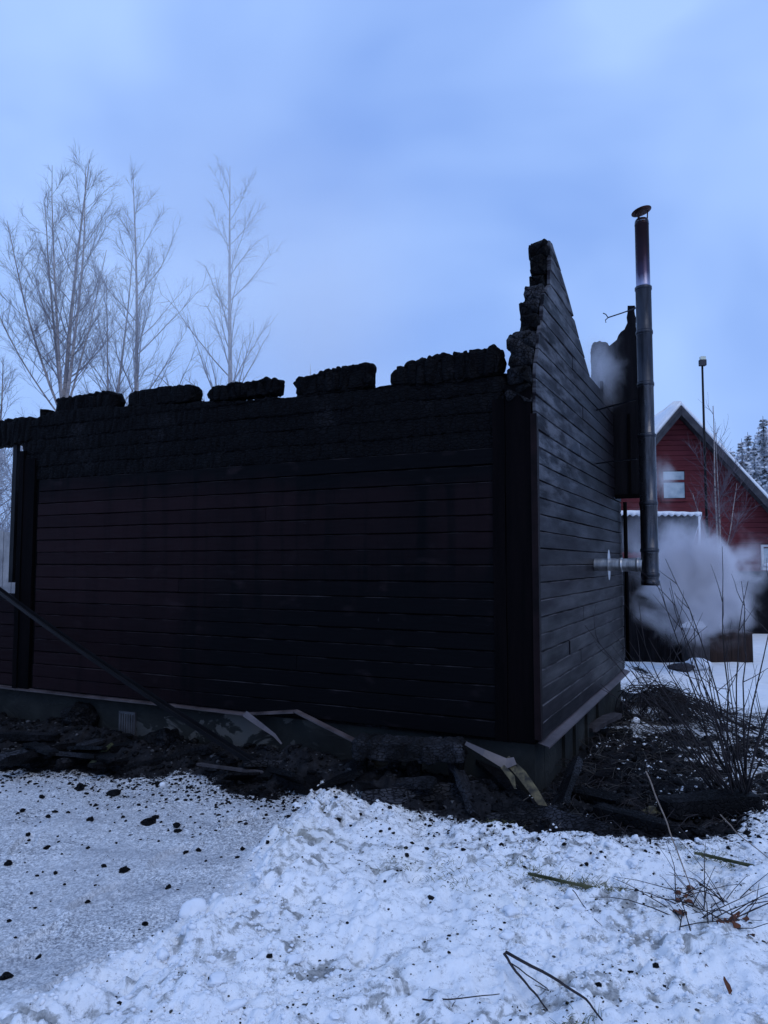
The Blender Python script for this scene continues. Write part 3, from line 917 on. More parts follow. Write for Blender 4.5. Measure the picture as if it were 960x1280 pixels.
# cross wall in the attic: charred boards that jut out past the gable wall
cy0 = hr(765, 560)[0]
def hx(px, py, ly=cy0):
    return hl(px, py, ly)
outl = [(757, 436), (766, 429), (774, 420), (780, 412), (784, 404), (784, 392), (785, 383), (793, 382), (795, 408), (797, 432), (800, 457), (804, 470), (806, 560), (807, 621), (757, 621)]
dense = []
jr = random.Random(14)
for (xa_, ya_), (xb_, yb_) in zip(outl, outl[1:] + outl[:1]):
    nn_ = max(1, int(math.hypot(xb_ - xa_, yb_ - ya_) / 5))
    for q in range(nn_):
        f_ = q / nn_
        jx = 0 if ya_ > 600 or xa_ > 802 else jr.uniform(-1.3, 1.3)
        dense.append((xa_ + (xb_ - xa_) * f_ + jx, ya_ + (yb_ - ya_) * f_ + jx * 0.8))
pts = [hx(*p) for p in dense]
xl = min(p[0] for p in pts)
xr = max(p[0] for p in pts)
cw = thing_part = None
cwm = MB()
n = len(pts)
cwm.add([(x, cy0 - 0.02, z_) for x, z_ in pts] + [(x, cy0 + 0.05, z_) for x, z_ in pts],
        [tuple(range(n))[::-1], tuple(range(n, 2 * n))] + [(j, (j + 1) % n, n + (j + 1) % n, n + j) for j in range(n)])
cw = cwm.build('attic_cross_wall', M['dark_wood'], house)
zb = hx(757, 621)[1]
MB().box((0.028, cy0 - 0.05, zb - 0.03), (xr + 0.01, cy0 - 0.022, zb + 0.015)).build('bottom_rail', M['corner'], cw)
for f in (0.5,):                        # vertical cover strips
    xs = 0.03 + (xr - 0.03) * f
    MB().box((xs - 0.012, cy0 - 0.034, zb + 0.016), (xs + 0.012, cy0 - 0.0205, zb + 0.9)).build('cover_strip', M['corner'], cw)
# projecting side of that attic box, and its roof-side log
charred_log('charred_log', 'x', hx(738, 440)[0], hx(757, 440)[0] + 0.05, hx(745, 500)[1], hx(745, 428)[1], cy0 - 0.02, cy0 + 0.16, M['char_x'], cw, 91, nsec=26, amp=0.014)
# downpipe on the far end of the gable wall
dpy = HD - 0.06
MB().tube([(0.07, dpy, 0.5), (0.07, dpy, zb - 0.035)], 0.022, 8).build('downpipe', M['corner'], house, True)
# other walls (seen only from elsewhere)
bw = MB().box((-HW, HD - 0.17, Z0 - 0.02), (-0.172, HD - 0.004, 2.3)).build('back_wall', M['char_x'], house)
sw = MB().box((-HW, 0.172, Z0 - 0.02), (-HW + 0.16, HD - 0.172, 2.35)).build('side_wall', M['char_y'], house)

# --- veranda end to the left
vr = MB().box((-HW - 2.6, 0.02, Z0 - 0.02), (-HW - 0.012, 0.10, hl(8, 742)[1])).build('veranda_parapet', M['dark_wood'], house)
z = Z0
k = 0
while z + RH < hl(8, 742)[1]:
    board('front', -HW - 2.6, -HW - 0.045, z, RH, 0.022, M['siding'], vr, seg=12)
    # boards hang on the outer face of the parapet
    vr.children[-1].location.y = 0.018
    z += RH
    k += 1
b0, b1 = hl(0, 538, 0.06), hl(60, 538, 0.06)
charred_log('veranda_beam', 'x', -HW - 2.6, -HW + 0.12, hl(20, 555, 0.0)[1], hl(20, 524, 0.0)[1], -0.02, 0.14, M['char_x'], house, 77, amp=0.014)
px_, _ = hl(18, 640, 0.04)
vboard(px_ - 0.028, px_ + 0.028, 0.02, 0.06, hl(18, 728, 0.04)[1], hl(18, 556, 0.04)[1], 'veranda_post', M['black'], house, 8)

# ------------------------------------------------------------------ flue pipe
fs, fzm = hr(740, 702)
ftop = None
def hpx(px, off):                                  # distance from the wall of something at pixel column px in the plane y = fs
    return hl(px, 706, fs)[0]
fx = hpx(812.5, 0)
_, z_arm = hl(790, 706, fs)
_, z_bot = hl(815, 730, fs)
_, z_cap = hl(806, 262, fs)
_, z_top = hl(806, 275, fs)
_, z_j = hl(808, 360, fs)
_, z_j2 = hl(809, 470, fs)
_, z_j3 = hl(811, 545, fs)
flue = thing('flue_pipe', 'tall sooty steel flue pipe standing off the gable wall', 'flue pipe', tuple(h2w(fx, fs, 0)), -HA)
def lathe(prof, n=32):
    m = MB()
    th = np.arange(n) * 2 * math.pi / n
    for r_, z_ in prof:
        m.V += [(r_ * math.cos(a), r_ * math.sin(a), z_) for a in th]
    for q in range(len(prof) - 1):
        for j in range(n):
            m.F.append((q * n + j, q * n + (j + 1) % n, (q + 1) * n + (j + 1) % n, (q + 1) * n + j))
    return m
def pipe_sec(z0, z1, r_, mat, nm='pipe_section'):
    return lathe([(r_ - 0.004, z0), (r_, z0), (r_, z0 + 0.012), (r_ + 0.0015, z0 + 0.014), (r_ + 0.0015, z0 + 0.026), (r_, z0 + 0.028), (r_, z1 - 0.028), (r_ + 0.0015, z1 - 0.026), (r_ + 0.0015, z1 - 0.014), (r_, z1 - 0.012), (r_, z1), (r_ - 0.004, z1)]).build(nm, mat, flue, True)
r1, r2, r3 = 0.063, 0.070, 0.076
pipe_sec(z_j + 0.002, z_top - 0.02, r1, M['steel_tint'])
lathe([(r1, z_top - 0.019), (r1 - 0.004, z_top + 0.0), (r1 - 0.014, z_top + 0.014), (r1 - 0.02, z_top + 0.014)]).build('pipe_collar', M['steel_tint'], flue, True)
zs = [z_j, z_j - 0.42, z_j2 - 0.08, z_j3, z_j3 - 0.62, z_arm + 0.13, z_arm - 0.09, z_bot]
mats = ['steel_dark', 'steel_dark', 'steel', 'steel', 'steel', 'steel', 'steel']
for a, b, mm in zip(zs[:-1], zs[1:], mats):
    pipe_sec(b + 0.001, a - 0.001, r2 if a > z_j3 + 0.01 else r3, M[mm])
for zc, rr in ((z_j - 0.003, r2), (z_j - 0.42, r2), (z_j2 - 0.08, r2), (z_j3, r3), (z_j3 - 0.62, r3), (z_arm + 0.13, r3), (z_arm - 0.09, r3)):
    lathe([(rr + 0.001, zc - 0.016), (rr + 0.006, zc - 0.013), (rr + 0.0065, zc), (rr + 0.006, zc + 0.013), (rr + 0.001, zc + 0.016)]).build('clamp_band', M['steel_dark'], flue, True)
lathe([(0.001, z_bot - 0.012), (r3 + 0.006, z_bot - 0.012), (r3 + 0.007, z_bot + 0.03), (r3 + 0.001, z_bot + 0.034)]).build('bottom_cap', M['steel'], flue, True)
# horizontal branch into the wall, with its wall plate
mt = MB()
la = fx - 0.001
V, F = tube([(-la + 0.024, 0, z_arm), (-la + 0.2, 0, z_arm), (-r3 - 0.05, 0, z_arm - 0.002), (-r3 + 0.012, 0, z_arm - 0.004)], [0.058, 0.058, 0.058, 0.062], 28)
mt.add(V, F)
arm = mt.build('branch_pipe', M['steel_bright'], flue, True)
for xx in (-r3 - 0.03, -la + 0.26):
    V, F = tube([(xx - 0.014, 0, z_arm), (xx - 0.012, 0, z_arm), (xx + 0.012, 0, z_arm), (xx + 0.014, 0, z_arm)], [0.059, 0.064, 0.064, 0.059], 28)
    MB().add(V, F).build('branch_band', M['steel_bright'], arm, True)
lathe_p = MB()
V, F = tube([(-la + 0.150, 0, z_arm), (-la + 0.150, 0, z_arm), (-la + 0.154, 0, z_arm), (-la + 0.154, 0, z_arm)], [0.05, 0.14, 0.14, 0.05], 32)
V = np.asarray(V)
V[:, 0] = np.repeat([-la + 0.150, -la + 0.1502, -la + 0.154, -la + 0.1542], 32)
th = np.arange(32) * 2 * math.pi / 32
for q, rr in enumerate((0.058, 0.14, 0.14, 0.058)):
    V[q * 32:(q + 1) * 32, 1] = rr * 0.55 * np.cos(th) if rr > 0.1 else rr * np.cos(th)
    V[q * 32:(q + 1) * 32, 2] = z_arm + rr * np.sin(th)
MB().add(V, F).build('wall_plate', M['steel_bright'], arm)
# rain cap, knocked askew
zc = z_cap - 0.012
cone = lathe([(0.0, zc + 0.035), (0.03, zc + 0.030), (0.092, zc + 0.004), (0.092, zc), (0.06, zc - 0.006), (0.0, zc - 0.01)], 36)
tiltM = Matrix.Translation((0.0, 0, zc)) @ Matrix.Rotation(R(-14), 4, 'Y') @ Matrix.Translation((0, 0, -zc))
cone.V = [tuple(tiltM @ Vector(v)) for v in cone.V]
capo = cone.build('rain_cap', M['rust'], flue, True)
for q in range(3):
    a = q * 2.1
    MB().bar((0.05 * math.cos(a), 0.05 * math.sin(a), z_top), (0.055 * math.cos(a), 0.055 * math.sin(a), zc), 0.012, 0.003).build('cap_strut', M['rust'], capo)
# bent stay rod with forked end
zs_r = hl(800, 384, fs)[1]
rx = hl(760, 395, fs)[0] - fx
rz = hl(760, 397, fs)[1]
s_ = TubeSet()
e0 = np.array([rx, 0, rz])
s_.add([(-r2 + 0.01, 0, zs_r), (rx * 0.6, 0, zs_r * 0.45 + rz * 0.55), e0], 0.006, 6)
s_.add([e0, e0 + [-0.02, 0, 0.035], e0 + [-0.045, 0, 0.05]], 0.005, 5)
s_.add([e0, e0 + [-0.025, 0, -0.02], e0 + [-0.02, 0, -0.045]], 0.005, 5)
link('stay_rod', s_.mesh('stay_rod'), M['steel_dark'], flue)
MB().bar((-r3 - 0.005, 0, z_j3 + 0.35), (-fx + 0.024, 0.25, z_j3 + 0.33), 0.012, 0.012).build('wall_bracket', M['steel_dark'], flue)
MB().bar((-r3 - 0.005, 0, z_j3 - 0.2), (-fx + 0.024, 0.2, z_j3 - 0.2), 0.012, 0.012).build('wall_bracket', M['steel_dark'], flue)

# ------------------------------------------------------------------ things against the house
# fallen gutter
ga = gnd(332, 963, 0.10)
gbx, gbz = hl(-45, 705, -0.05)
gb = h2w(gbx, -0.05, gbz)
v_ = gb - ga
gut = MB()
dirv = Vector(v_).normalized()
side = dirv.cross(Vector((0, 0, 1))).normalized()
upv = side.cross(dirv).normalized()
secs = []
npt = 14
for q in range(npt + 1):
    u = q / npt
    c = Vector(ga) + Vector(v_) * u + Vector((0, 0, -0.05 * math.sin(math.pi * u)))
    for (a, b) in ((-0.034, 0.018), (-0.03, -0.014), (0.0, -0.026), (0.03, -0.014), (0.034, 0.018), (0.029, 0.018), (0.025, -0.010), (0.0, -0.021), (-0.025, -0.010), (-0.029, 0.018)):
        secs.append(c + side * a + upv * b)
F = []
for q in range(npt):
    for j in range(10):
        F.append((q * 10 + j, q * 10 + (j + 1) % 10, q * 10 + 10 + (j + 1) % 10, q * 10 + 10 + j))
F += [tuple(range(10))[::-1], tuple(npt * 10 + j for j in range(10))]
tag(gut.add(secs, F).build('fallen_gutter', M['black']), 'long black gutter fallen aslant from the veranda to the ground', 'gutter')

# burnt bench-like stub of beam
bp = gnd(515, 1000, 0.0)
bang = R(-12)
bench = thing('charred_bench', 'burnt squat bench of thick charred timber below the long wall', 'bench', (bp[0], bp[1] + 0.05, 0), bang)
charred_log('seat', 'x', -0.40, 0.36, 0.26, 0.40, -0.13, 0.13, M['char_ash'], bench, 201, step=0.011, amp=0.011, nsec=30, cell=(9, 12))
for x_ in (-0.36, 0.02, 0.31):
    m = MB()
    prev = None
    V, F = tube([(x_, 0, -0.08), (x_ + 0.01, 0, 0.08), (x_ - 0.005, 0, 0.2), (x_, 0, 0.275)], [0.055, 0.048, 0.05, 0.055], 9)
    V = np.asarray(V) + 0.010 * np.stack([vnoise(np.asarray(V)[:, 0] * 31 + q, np.asarray(V)[:, 1] * 31, np.asarray(V)[:, 2] * 31) for q in (0, 9, 18)], -1)
    m.add(V, F).build('leg', M['char'], bench, False)

# torn strips of flashing at the corner
def ribbon(nm, pts, wd, mat, label, cat, twist=0.0, group=None):
    P = [Vector(p) for p in pts]
    m = MB()
    n_ = len(P)
    V = []
    for q, p in enumerate(P):
        dr = (P[min(q + 1, n_ - 1)] - P[max(q - 1, 0)]).normalized()
        a = dr.cross(Vector((0, -1, 0.35))).normalized()
        b = a.cross(dr)
        t_ = twist * q / max(n_ - 1, 1)
        a = a * math.cos(t_) + b * math.sin(t_)
        nn = a.cross(dr).normalized() * 0.0025
        ww = wd if not isinstance(wd, (list, tuple)) else wd[q]
        V += [p - a * ww / 2 - nn, p + a * ww / 2 - nn, p + a * ww / 2 + nn, p - a * ww / 2 + nn]
    F = []
    for q in range(n_ - 1):
        for j in range(4):
            F.append((q * 4 + j, q * 4 + (j + 1) % 4, q * 4 + 4 + (j + 1) % 4, q * 4 + 4 + j))
    F += [(3, 2, 1, 0), tuple((n_ - 1) * 4 + j for j in range(4))]
    m.add(V, F)
    return tag(m.build(nm, mat), label, cat, group)
def onf(px, py, ly):                                # a point in a plane parallel to the long wall, as world xyz
    x_, z_ = hl(px, py, ly)
    return tuple(h2w(x_, ly, z_))
ribbon('torn_flashing', [onf(582, 929, -0.22), onf(605, 941, -0.22), onf(632, 955, -0.20), onf(644, 951, -0.17)], [0.025, 0.045, 0.075, 0.05], M['flash_g'], 'crumpled brown metal strip hanging below the burnt corner', 'metal strip', 0.3)
ribbon('yellowed_corner_trim', [onf(633, 948, -0.16), onf(652, 968, -0.20), onf(668, 990, -0.25), onf(688, 1022, -0.28)], [0.05, 0.065, 0.06, 0.04], M['torn'], 'yellowish torn trim strip leaning on the plinth corner', 'trim strip', 0.25)
ribbon('bent_trim_tip', [onf(628, 958, -0.24), onf(640, 972, -0.25), onf(644, 986, -0.26)], [0.03, 0.04, 0.012], M['torn'], 'short curled scrap of trim beside the yellowish strip', 'metal scrap', -0.3)
ribbon('pale_metal_strip', [onf(306, 892, -0.06), onf(325, 906, -0.12), onf(343, 919, -0.18), onf(352, 930, -0.2)], [0.05, 0.04, 0.025, 0.012], M['flash'], 'pointed pale metal strip hanging before the plaster plinth', 'metal strip', 0.2)

ORD20 = ['first', 'second', 'third', 'fourth', 'fifth', 'sixth', 'seventh', 'eighth', 'ninth', 'tenth', 'eleventh', 'twelfth', 'thirteenth', 'fourteenth', 'fifteenth', 'sixteenth', 'seventeenth', 'eighteenth', 'nineteenth', 'twentieth']
# charred boards lying along the foot of the long wall: each from pixel to pixel on the heap
def plank(p0, p1, wd, th_, mat, label, z0=None, z1=None, nm='charred_plank', group='charred planks lying along the long wall', cat='plank', roll=0.0):
    a = gnd(*p0, z0 if z0 is not None else 0.12)
    b = gnd(*p1, z1 if z1 is not None else 0.12)
    a[2] = z0 if z0 is not None else gz(a[0], a[1]) + th_ * 0.6
    b[2] = z1 if z1 is not None else gz(b[0], b[1]) + th_ * 0.6
    L = float(np.linalg.norm(b - a))
    nseg = max(8, int(L / 0.03))
    dr = Vector(b - a).normalized()
    sd_ = dr.cross(Vector((0, 0, 1))).normalized()
    up = sd_.cross(dr)
    sd_, up = sd_ * math.cos(roll) + up * math.sin(roll), up * math.cos(roll) - sd_ * math.sin(roll)
    V, F = [], []
    o = rnd.uniform(0, 99)
    ring = [(-.5, -.5), (0, -.5), (.5, -.5), (.5, .5), (0.15, .5), (-.2, .5), (-.5, .5)]
    for q in range(nseg + 1):
        u = q / nseg
        taper = 1 - 0.22 * math.exp(-min(u, 1 - u) * L / 0.02)
        for j, (i_, k_) in enumerate(ring):
            nz_ = 1 + 0.2 * float(vnoise(np.array([o + u * L * 9]), np.array([j * 1.3]))[0])
            V.append(Vector(a) + Vector(b - a) * u + sd_ * (i_ * wd * nz_ * taper) + up * (k_ * th_ * nz_ * taper))
    n_ = len(ring)
    for q in range(nseg):
        for j in range(n_):
            F.append((q * n_ + j, q * n_ + (j + 1) % n_, q * n_ + n_ + (j + 1) % n_, q * n_ + n_ + j))
    F += [tuple(range(n_))[::-1], tuple(nseg * n_ + j for j in range(n_))]
    return tag(MB().add(V, F).build(nm, mat), label, cat, group)
plank((-30, 916), (72, 920), 0.10, 0.05, M['char'], 'charred plank lying level at the far left end of the plinth')
plank((40, 936), (190, 930), 0.12, 0.05, M['char'], 'broad charred plank lying below the plinth vent')
plank((150, 948), (265, 938), 0.09, 0.05, M['char'], 'charred plank between the vent and the fallen gutter')
plank((112, 957), (140, 930), 0.04, 0.03, M['moss'], 'short pale splintered stick propped on the debris near the vent', 0.03, 0.2, 'broken_stick', None, 'stick')
plank((246, 955), (330, 966), 0.035, 0.018, M['grey_box'], 'thin grey lath lying left of the gutter foot', 0.12, 0.10, 'lath', 'thin laths by the gutter foot', 'lath')
plank((342, 963), (432, 967), 0.035, 0.018, M['grey_box'], 'thin grey lath lying right of the gutter foot', 0.10, 0.09, 'lath', 'thin laths by the gutter foot', 'lath')
plank((375, 975), (450, 945), 0.12, 0.08, M['char'], 'thick charred plank sloping up to the burnt bench')
plank((585, 978), (655, 1003), 0.04, 0.03, M['char'], 'narrow charred plank under the torn corner strips', 0.10, 0.05)
plank((520, 918), (562, 893), 0.10, 0.06, M['char'], 'charred plank end sticking up behind the burnt bench', 0.30, 0.48)
plank((735, 912), (772, 893), 0.11, 0.04, M['grey_box'], 'scorched grey board lying against the gable plinth', 0.10, 0.16, 'scorched_board', None, 'board')
plank((750, 960), (790, 925), 0.10, 0.035, M['dark_wood'], 'scorched dark board in the debris beside the gable wall', None, None, 'scorched_board', None, 'board')
plank((745, 1012), (835, 1035), 0.11, 0.07, M['char'], 'blackened log half buried in soil right of the corner', 0.06, 0.05, 'charred_branch', None, 'log')
plank((828, 1008), (945, 1000), 0.16, 0.10, M['char'], 'thick charred beam lying at the foot of the bare shrub', 0.07, 0.07, 'charred_beam', None, 'beam')
plank((660, 1092), (778, 1118), 0.013, 0.012, M['moss'], 'mossy green batten lying in trampled snow', 0.065, 0.06, 'mossy_batten', None, 'batten')
plank((868, 1066), (955, 1086), 0.014, 0.013, M['moss'], 'mossy stick lying in snow below the bare shrub', 0.08, 0.08, 'mossy_stick', None, 'stick')
hr_ = random.Random(77)
spots = sorted((hr_.uniform(-10, 640), hr_.random()) for _ in range(20))
for q, (hx_, hf) in enumerate(spots):
    ytop = np.interp(hx_, [0, 150, 330, 450, 640], [915, 930, 950, 965, 985])
    ybot = np.interp(hx_, [0, 150, 330, 450, 640], [950, 958, 975, 985, 1025])
    hy = ytop + (ybot - ytop) * hf
    dxp, dyp = hr_.uniform(25, 75), hr_.uniform(-12, 12)
    lift = hr_.uniform(0, 0.10)
    zz0 = 0.10 * (1 - hf) + 0.03
    plank((hx_ - dxp / 2, hy - dyp / 2), (hx_ + dxp / 2, hy + dyp / 2), hr_.uniform(0.05, 0.12), hr_.uniform(0.02, 0.05), M['char_ash' if q % 3 == 0 else 'char'],
          'charred broken plank in the heap, %s from left' % ORD20[q], zz0 + lift * (q % 2), zz0 + lift * (1 - q % 2), 'broken_plank', 'broken planks heaped below the long wall', 'plank', hr_.uniform(-0.6, 0.6))
corner_planks = [((432, 962), (520, 905), 0.12, 0.30), ((452, 1000), (600, 985), 0.06, 0.10), ((470, 915), (570, 900), 0.30, 0.36), ((596, 1020), (560, 935), 0.04, 0.30), ((600, 948), (668, 1012), 0.22, 0.03), ((610, 1030), (700, 1018), 0.03, 0.05), ((395, 985), (455, 962), 0.04, 0.18), ((640, 1010), (760, 1042), 0.06, 0.03), ((700, 985), (775, 1000), 0.05, 0.08), ((720, 950), (700, 1010), 0.22, 0.04)]
for q, (p0_, p1_, za_, zb_) in enumerate(corner_planks):
    plank(p0_, p1_, hr_.uniform(0.07, 0.12), hr_.uniform(0.03, 0.05), M['char_ash' if q % 2 else 'char'], 'charred splintered board by the burnt bench and corner, %s from left' % ORD20[sorted(range(len(corner_planks)), key=lambda i: corner_planks[i][0][0]).index(q)],
          za_, zb_, 'splintered_board', 'splintered boards by the corner', 'board', hr_.uniform(-0.9, 0.9))
for (px, py, sx, sz_, lab, mt_) in ((97, 907, 0.16, 0.12, 'black lump of charred wood heaped by the plinth left of the vent', 'char'), (205, 930, 0.13, 0.09, 'black lump of charred wood right of the vent', 'char'),
                               (815, 1012, 0.05, 0.035, 'small tan stone in burnt soil right of the corner', 'torn'), (700, 1020, 0.06, 0.05, 'dark clod of soil by the foot of the yellowish strip', 'char')):
    p = gnd(px, py, 0.12 if sx > 0.1 else 0.03)
    V, F = chunk_mesh('x', rnd, sx, sx * 0.8, sz_, 3, 0.45)
    o = tag(link('charred_lump' if mt_ == 'char' else 'stone', mesh_from('lump', V, F, False), M[mt_]), lab, 'lump' if mt_ == 'char' else 'stone')
    o.location = (p[0], p[1], gz(p[0], p[1]) + sz_ * 0.55)

# rubble: bits of char, splinters and clods in the burnt soil
def scatter(nm, n, region, size, mat, label, cat, seed, flat=0.6, sub=1, lift=0.2, smooth=False):
    r_ = np.random.RandomState(seed)
    Vs, Fs, c = [], [], 0
    bV, bF = ico(sub)
    X, Y = [], []
    tries = 0
    P = region(r_, n)
    Zs = gzv(P[:, 0], P[:, 1])
    S = size(r_, len(P))
    for k in range(len(P)):
        o = r_.uniform(0, 100)
        V = bV * (1 + 0.45 * vnoise(bV[:, 0] * 1.3 + o, bV[:, 1] * 1.3, bV[:, 2] * 1.3 + o) + 0.25 * vnoise(bV[:, 0] * 3.1 + o, bV[:, 1] * 3.1, bV[:, 2] * 3.1))[:, None]
        V = V * (S[k] * np.array([r_.uniform(0.7, 1.5), r_.uniform(0.6, 1.1), flat * r_.uniform(0.6, 1.2)]))
        a = r_.uniform(0, 6.28)
        ca, sa = math.cos(a), math.sin(a)
        V = V @ np.array([[ca, sa, 0], [-sa, ca, 0], [0, 0, 1]])
        V = V + [P[k, 0], P[k, 1], Zs[k] + S[k] * lift]
        Vs.append(V)
        Fs.append(bF + c)
        c += len(bV)
    o = link(nm, mesh_quads(nm, np.concatenate(Vs), np.concatenate(Fs), smooth), mat)
    return tag(o, label, cat, kind='stuff')
def pick(cond, box, over=6):
    def f(r_, n):
        P = np.stack([r_.uniform(box[0], box[1], n * over), r_.uniform(box[2], box[3], n * over)], -1)
        lx, ly = w2h(P)
        outside = ~((lx < 0.06) & (ly > -0.02) & (lx > -9))
        pr = cond(P[:, 0], P[:, 1])
        keep = (r_.rand(len(P)) < pr) & outside
        return P[keep][:n]
    return f
scatter('burnt_rubble', 6500, pick(lambda x, y: ground_fields(x, y)[0] ** 2, (-6, 4.2, 4.4, 9.0)), lambda r, n: 0.006 + 0.034 * r.rand(n) ** 4, M['char'], 'loose black rubble and char round the foot of the burnt house', 'rubble', 11)
scatter('ash_crumbs', 2600, pick(lambda x, y: ground_fields(x, y)[0] ** 2, (-6, 4.2, 4.4, 9.0)), lambda r, n: 0.004 + 0.016 * r.rand(n) ** 3, M['ash'], 'grey crumbs of ash and mortar among the black rubble', 'ash', 16)
def near_edge(x, y):
    f_ = ground_fields(x, y)
    return np.maximum(f_[1], 0.4 * f_[2]) * (0.93 * np.exp(-np.abs(f_[3]) / 0.22) + 0.07 * np.exp(-np.abs(f_[3]) / 1.2)) * (f_[3] > -0.1)
scatter('charred_crumbs', 7500, pick(near_edge, (-5, 4.2, 2.4, 6.8), 24), lambda r, n: 0.0025 + 0.013 * r.rand(n) ** 4, M['char'], 'fine black crumbs of char strewn on grey slush', 'crumbs', 12, 0.7)
scatter('charred_crumbs_in_snow', 500, pick(lambda x, y: np.clip(ground_fields(x, y)[1] + ground_fields(x, y)[2], 0, 1) * (1 - ground_fields(x, y)[0]), (-4, 4.0, 2.4, 5.6)), lambda r, n: 0.002 + 0.008 * r.rand(n) ** 3, M['char'], 'fine black crumbs of char strewn on trampled snow', 'crumbs', 13, 0.7)
snowy = lambda x, y: ground_fields(x, y)[2] * (1 - ground_fields(x, y)[0]) * np.clip(0.4 + 0.8 * fbm(x * 1.3, y * 1.3, o=2), 0, 1)
scatter('snow_clods', 4800, pick(snowy, (-2.6, 4.2, 2.3, 6.0)), lambda r, n: 0.004 + 0.010 * r.rand(n) ** 2, M['snow_clod'], 'small clods of snow kicked up on the trampled ground', 'snow', 14, 0.75, smooth=True)
scatter('snow_lumps', 420, pick(snowy, (-2.6, 4.2, 2.3, 6.0)), lambda r, n: 0.012 + 0.024 * r.rand(n) ** 3, M['snow_clod'], 'larger lumps of snow on the trampled ground', 'snow', 17, 0.7, 3, 0.05, smooth=True)
scatter('snow_grit', 5200, pick(lambda x, y: ground_fields(x, y)[2] * (1 - ground_fields(x, y)[0]) * sstep(-0.35, 0.5, fbm(x * 3.1 + 12, y * 3.1, o=3)), (-2.2, 4.0, 2.4, 5.4), 10), lambda r, n: 0.0012 + 0.0055 * r.rand(n) ** 4, M['grit'], 'dark grit and bark crumbs trodden into the snow', 'grit', 19, 0.6)
scatter('snow_grains_on_rubble', 5200, pick(lambda x, y: sstep(0.15, 0.6, ground_fields(x, y)[0]) * (0.12 + 0.88 * sstep(0.3, 1.6, w2h(np.stack([x, y], -1))[0])) * sstep(-0.4, 0.3, fbm(x * 2.6, y * 2.6, o=3)), (0.8, 4.6, 4.5, 8.5)), lambda r, n: 0.0025 + 0.014 * r.rand(n) ** 3, M['snow_clod'], 'scraps of snow left among the burnt debris beside the gable', 'snow', 15, 0.6, smooth=True)
# straw and splinters
r_ = np.random.RandomState(21)
ts = TubeSet()
ts_p = TubeSet()
for k in range(2600):
    p = np.array([r_.uniform(1.0, 4.2), r_.uniform(4.5, 8.6)])
    dr_ = poly_sd(p[:1], p[1:], DIRT)[0]
    lx, ly = w2h(p)
    if dr_ > 0.05 or (lx < 0.08 and ly > -0.05):
        continue
    a = r_.uniform(0, 6.28)
    L = r_.uniform(0.05, 0.28)
    z0 = gz(*p)
    e = p + L * np.array([math.cos(a), math.sin(a)])
    (ts if k % 3 else ts_p).add([(p[0], p[1], z0 + 0.01), ((p[0] + e[0]) / 2, (p[1] + e[1]) / 2, z0 + 0.02 + r_.uniform(0, 0.04)), (e[0], e[1], z0 + r_.uniform(0.0, 0.08))], r_.uniform(0.0012, 0.0035), 3)
tag(link('burnt_straw', ts.mesh('burnt_straw'), M['twig_dark']), 'burnt straw and splinters strewn beside the gable wall', 'straw', kind='stuff')
tag(link('dry_straw', ts_p.mesh('dry_straw'), M['straw']), 'pale dry straw among the burnt debris beside the gable wall', 'straw', kind='stuff')
# larger pieces of charcoal on the slush, one by one
coal_px = [(99, 985, 15), (143, 990, 14), (52, 996, 8), (113, 1028, 9), (186, 1030, 17), (221, 1036, 11), (223, 1041, 9), (10, 1080, 11), (58, 1062, 8), (155, 1090, 12), (210, 1110, 8), (194, 1022, 8), (8, 1216, 13), (4, 1218, 9), (60, 1022, 7), (85, 1018, 7), (130, 1085, 7), (248, 1068, 7), (293, 984, 10), (422, 1036, 11), (182, 1151, 7), (12, 1145, 6), (232, 1072, 7), (110, 1120, 6), (268, 1248, 14), (120, 1008, 7), (28, 1015, 8), (303, 1066, 7), (35, 1046, 7), (197, 978, 9)]
ORD = ORD20
rows = [[c for c in coal_px if c[1] < 1012], [c for c in coal_px if 1012 <= c[1] < 1064], [c for c in coal_px if c[1] >= 1064]]
rowname = ['nearest the plinth', 'across the middle of the slush', 'nearest the viewer']
coal_label = {}
for rw, rn in zip(rows, rowname):
    for q, c in enumerate(sorted(rw)):
        coal_label[c] = 'black charcoal piece, %s from left in the band %s' % (ORD[q], rn)
for k, (px, py, s_px) in enumerate(coal_px):
    p = gnd(px, py, 0.01)
    p[2] = gz(p[0], p[1])
    s_m = s_px / FPX * float(np.hypot(p[1], CAM_H)) * 0.5
    V, F = chunk_mesh('x', rnd, s_m, s_m * 0.75, s_m * 0.6, 2, 0.5)
    o = link('charcoal_piece', mesh_from('charcoal_piece', V, F), M['char'])
    o.location = (p[0], p[1], p[2] + s_m * 0.25)
    o.rotation_euler = (0, 0, rnd.uniform(0, 6))
    tag(o, coal_label[(px, py, s_px)], 'charcoal', 'charcoal pieces scattered on the snow')
# small white bits of plaster
for px, py, s_px, lab in ((203, 977, 7, 'small white lump of plaster at the edge of the slush'), (730, 893, 9, 'white scrap of insulation leaning on the gable plinth'), (795, 905, 10, 'white crumpled scrap in the debris beside the gable wall'), (242, 1152, 30, 'large rounded snowball at the edge of the slush')):
    p = gnd(px, py, 0.03)
    s_m = s_px / FPX * float(np.hypot(p[1], CAM_H)) * 0.5
    V, F = chunk_mesh('x', rnd, s_m, s_m * 0.8, s_m * (0.8 if s_px != 9 else 1.6), 3, 0.28)
    o = link('snowball' if s_px > 20 else 'white_scrap', mesh_from('white_scrap', V, F, True), M['snow_clod'])
    o.location = (p[0], p[1], gz(p[0], p[1]) + s_m * 0.5)
    tag(o, lab, 'snowball' if s_px > 20 else 'scrap')

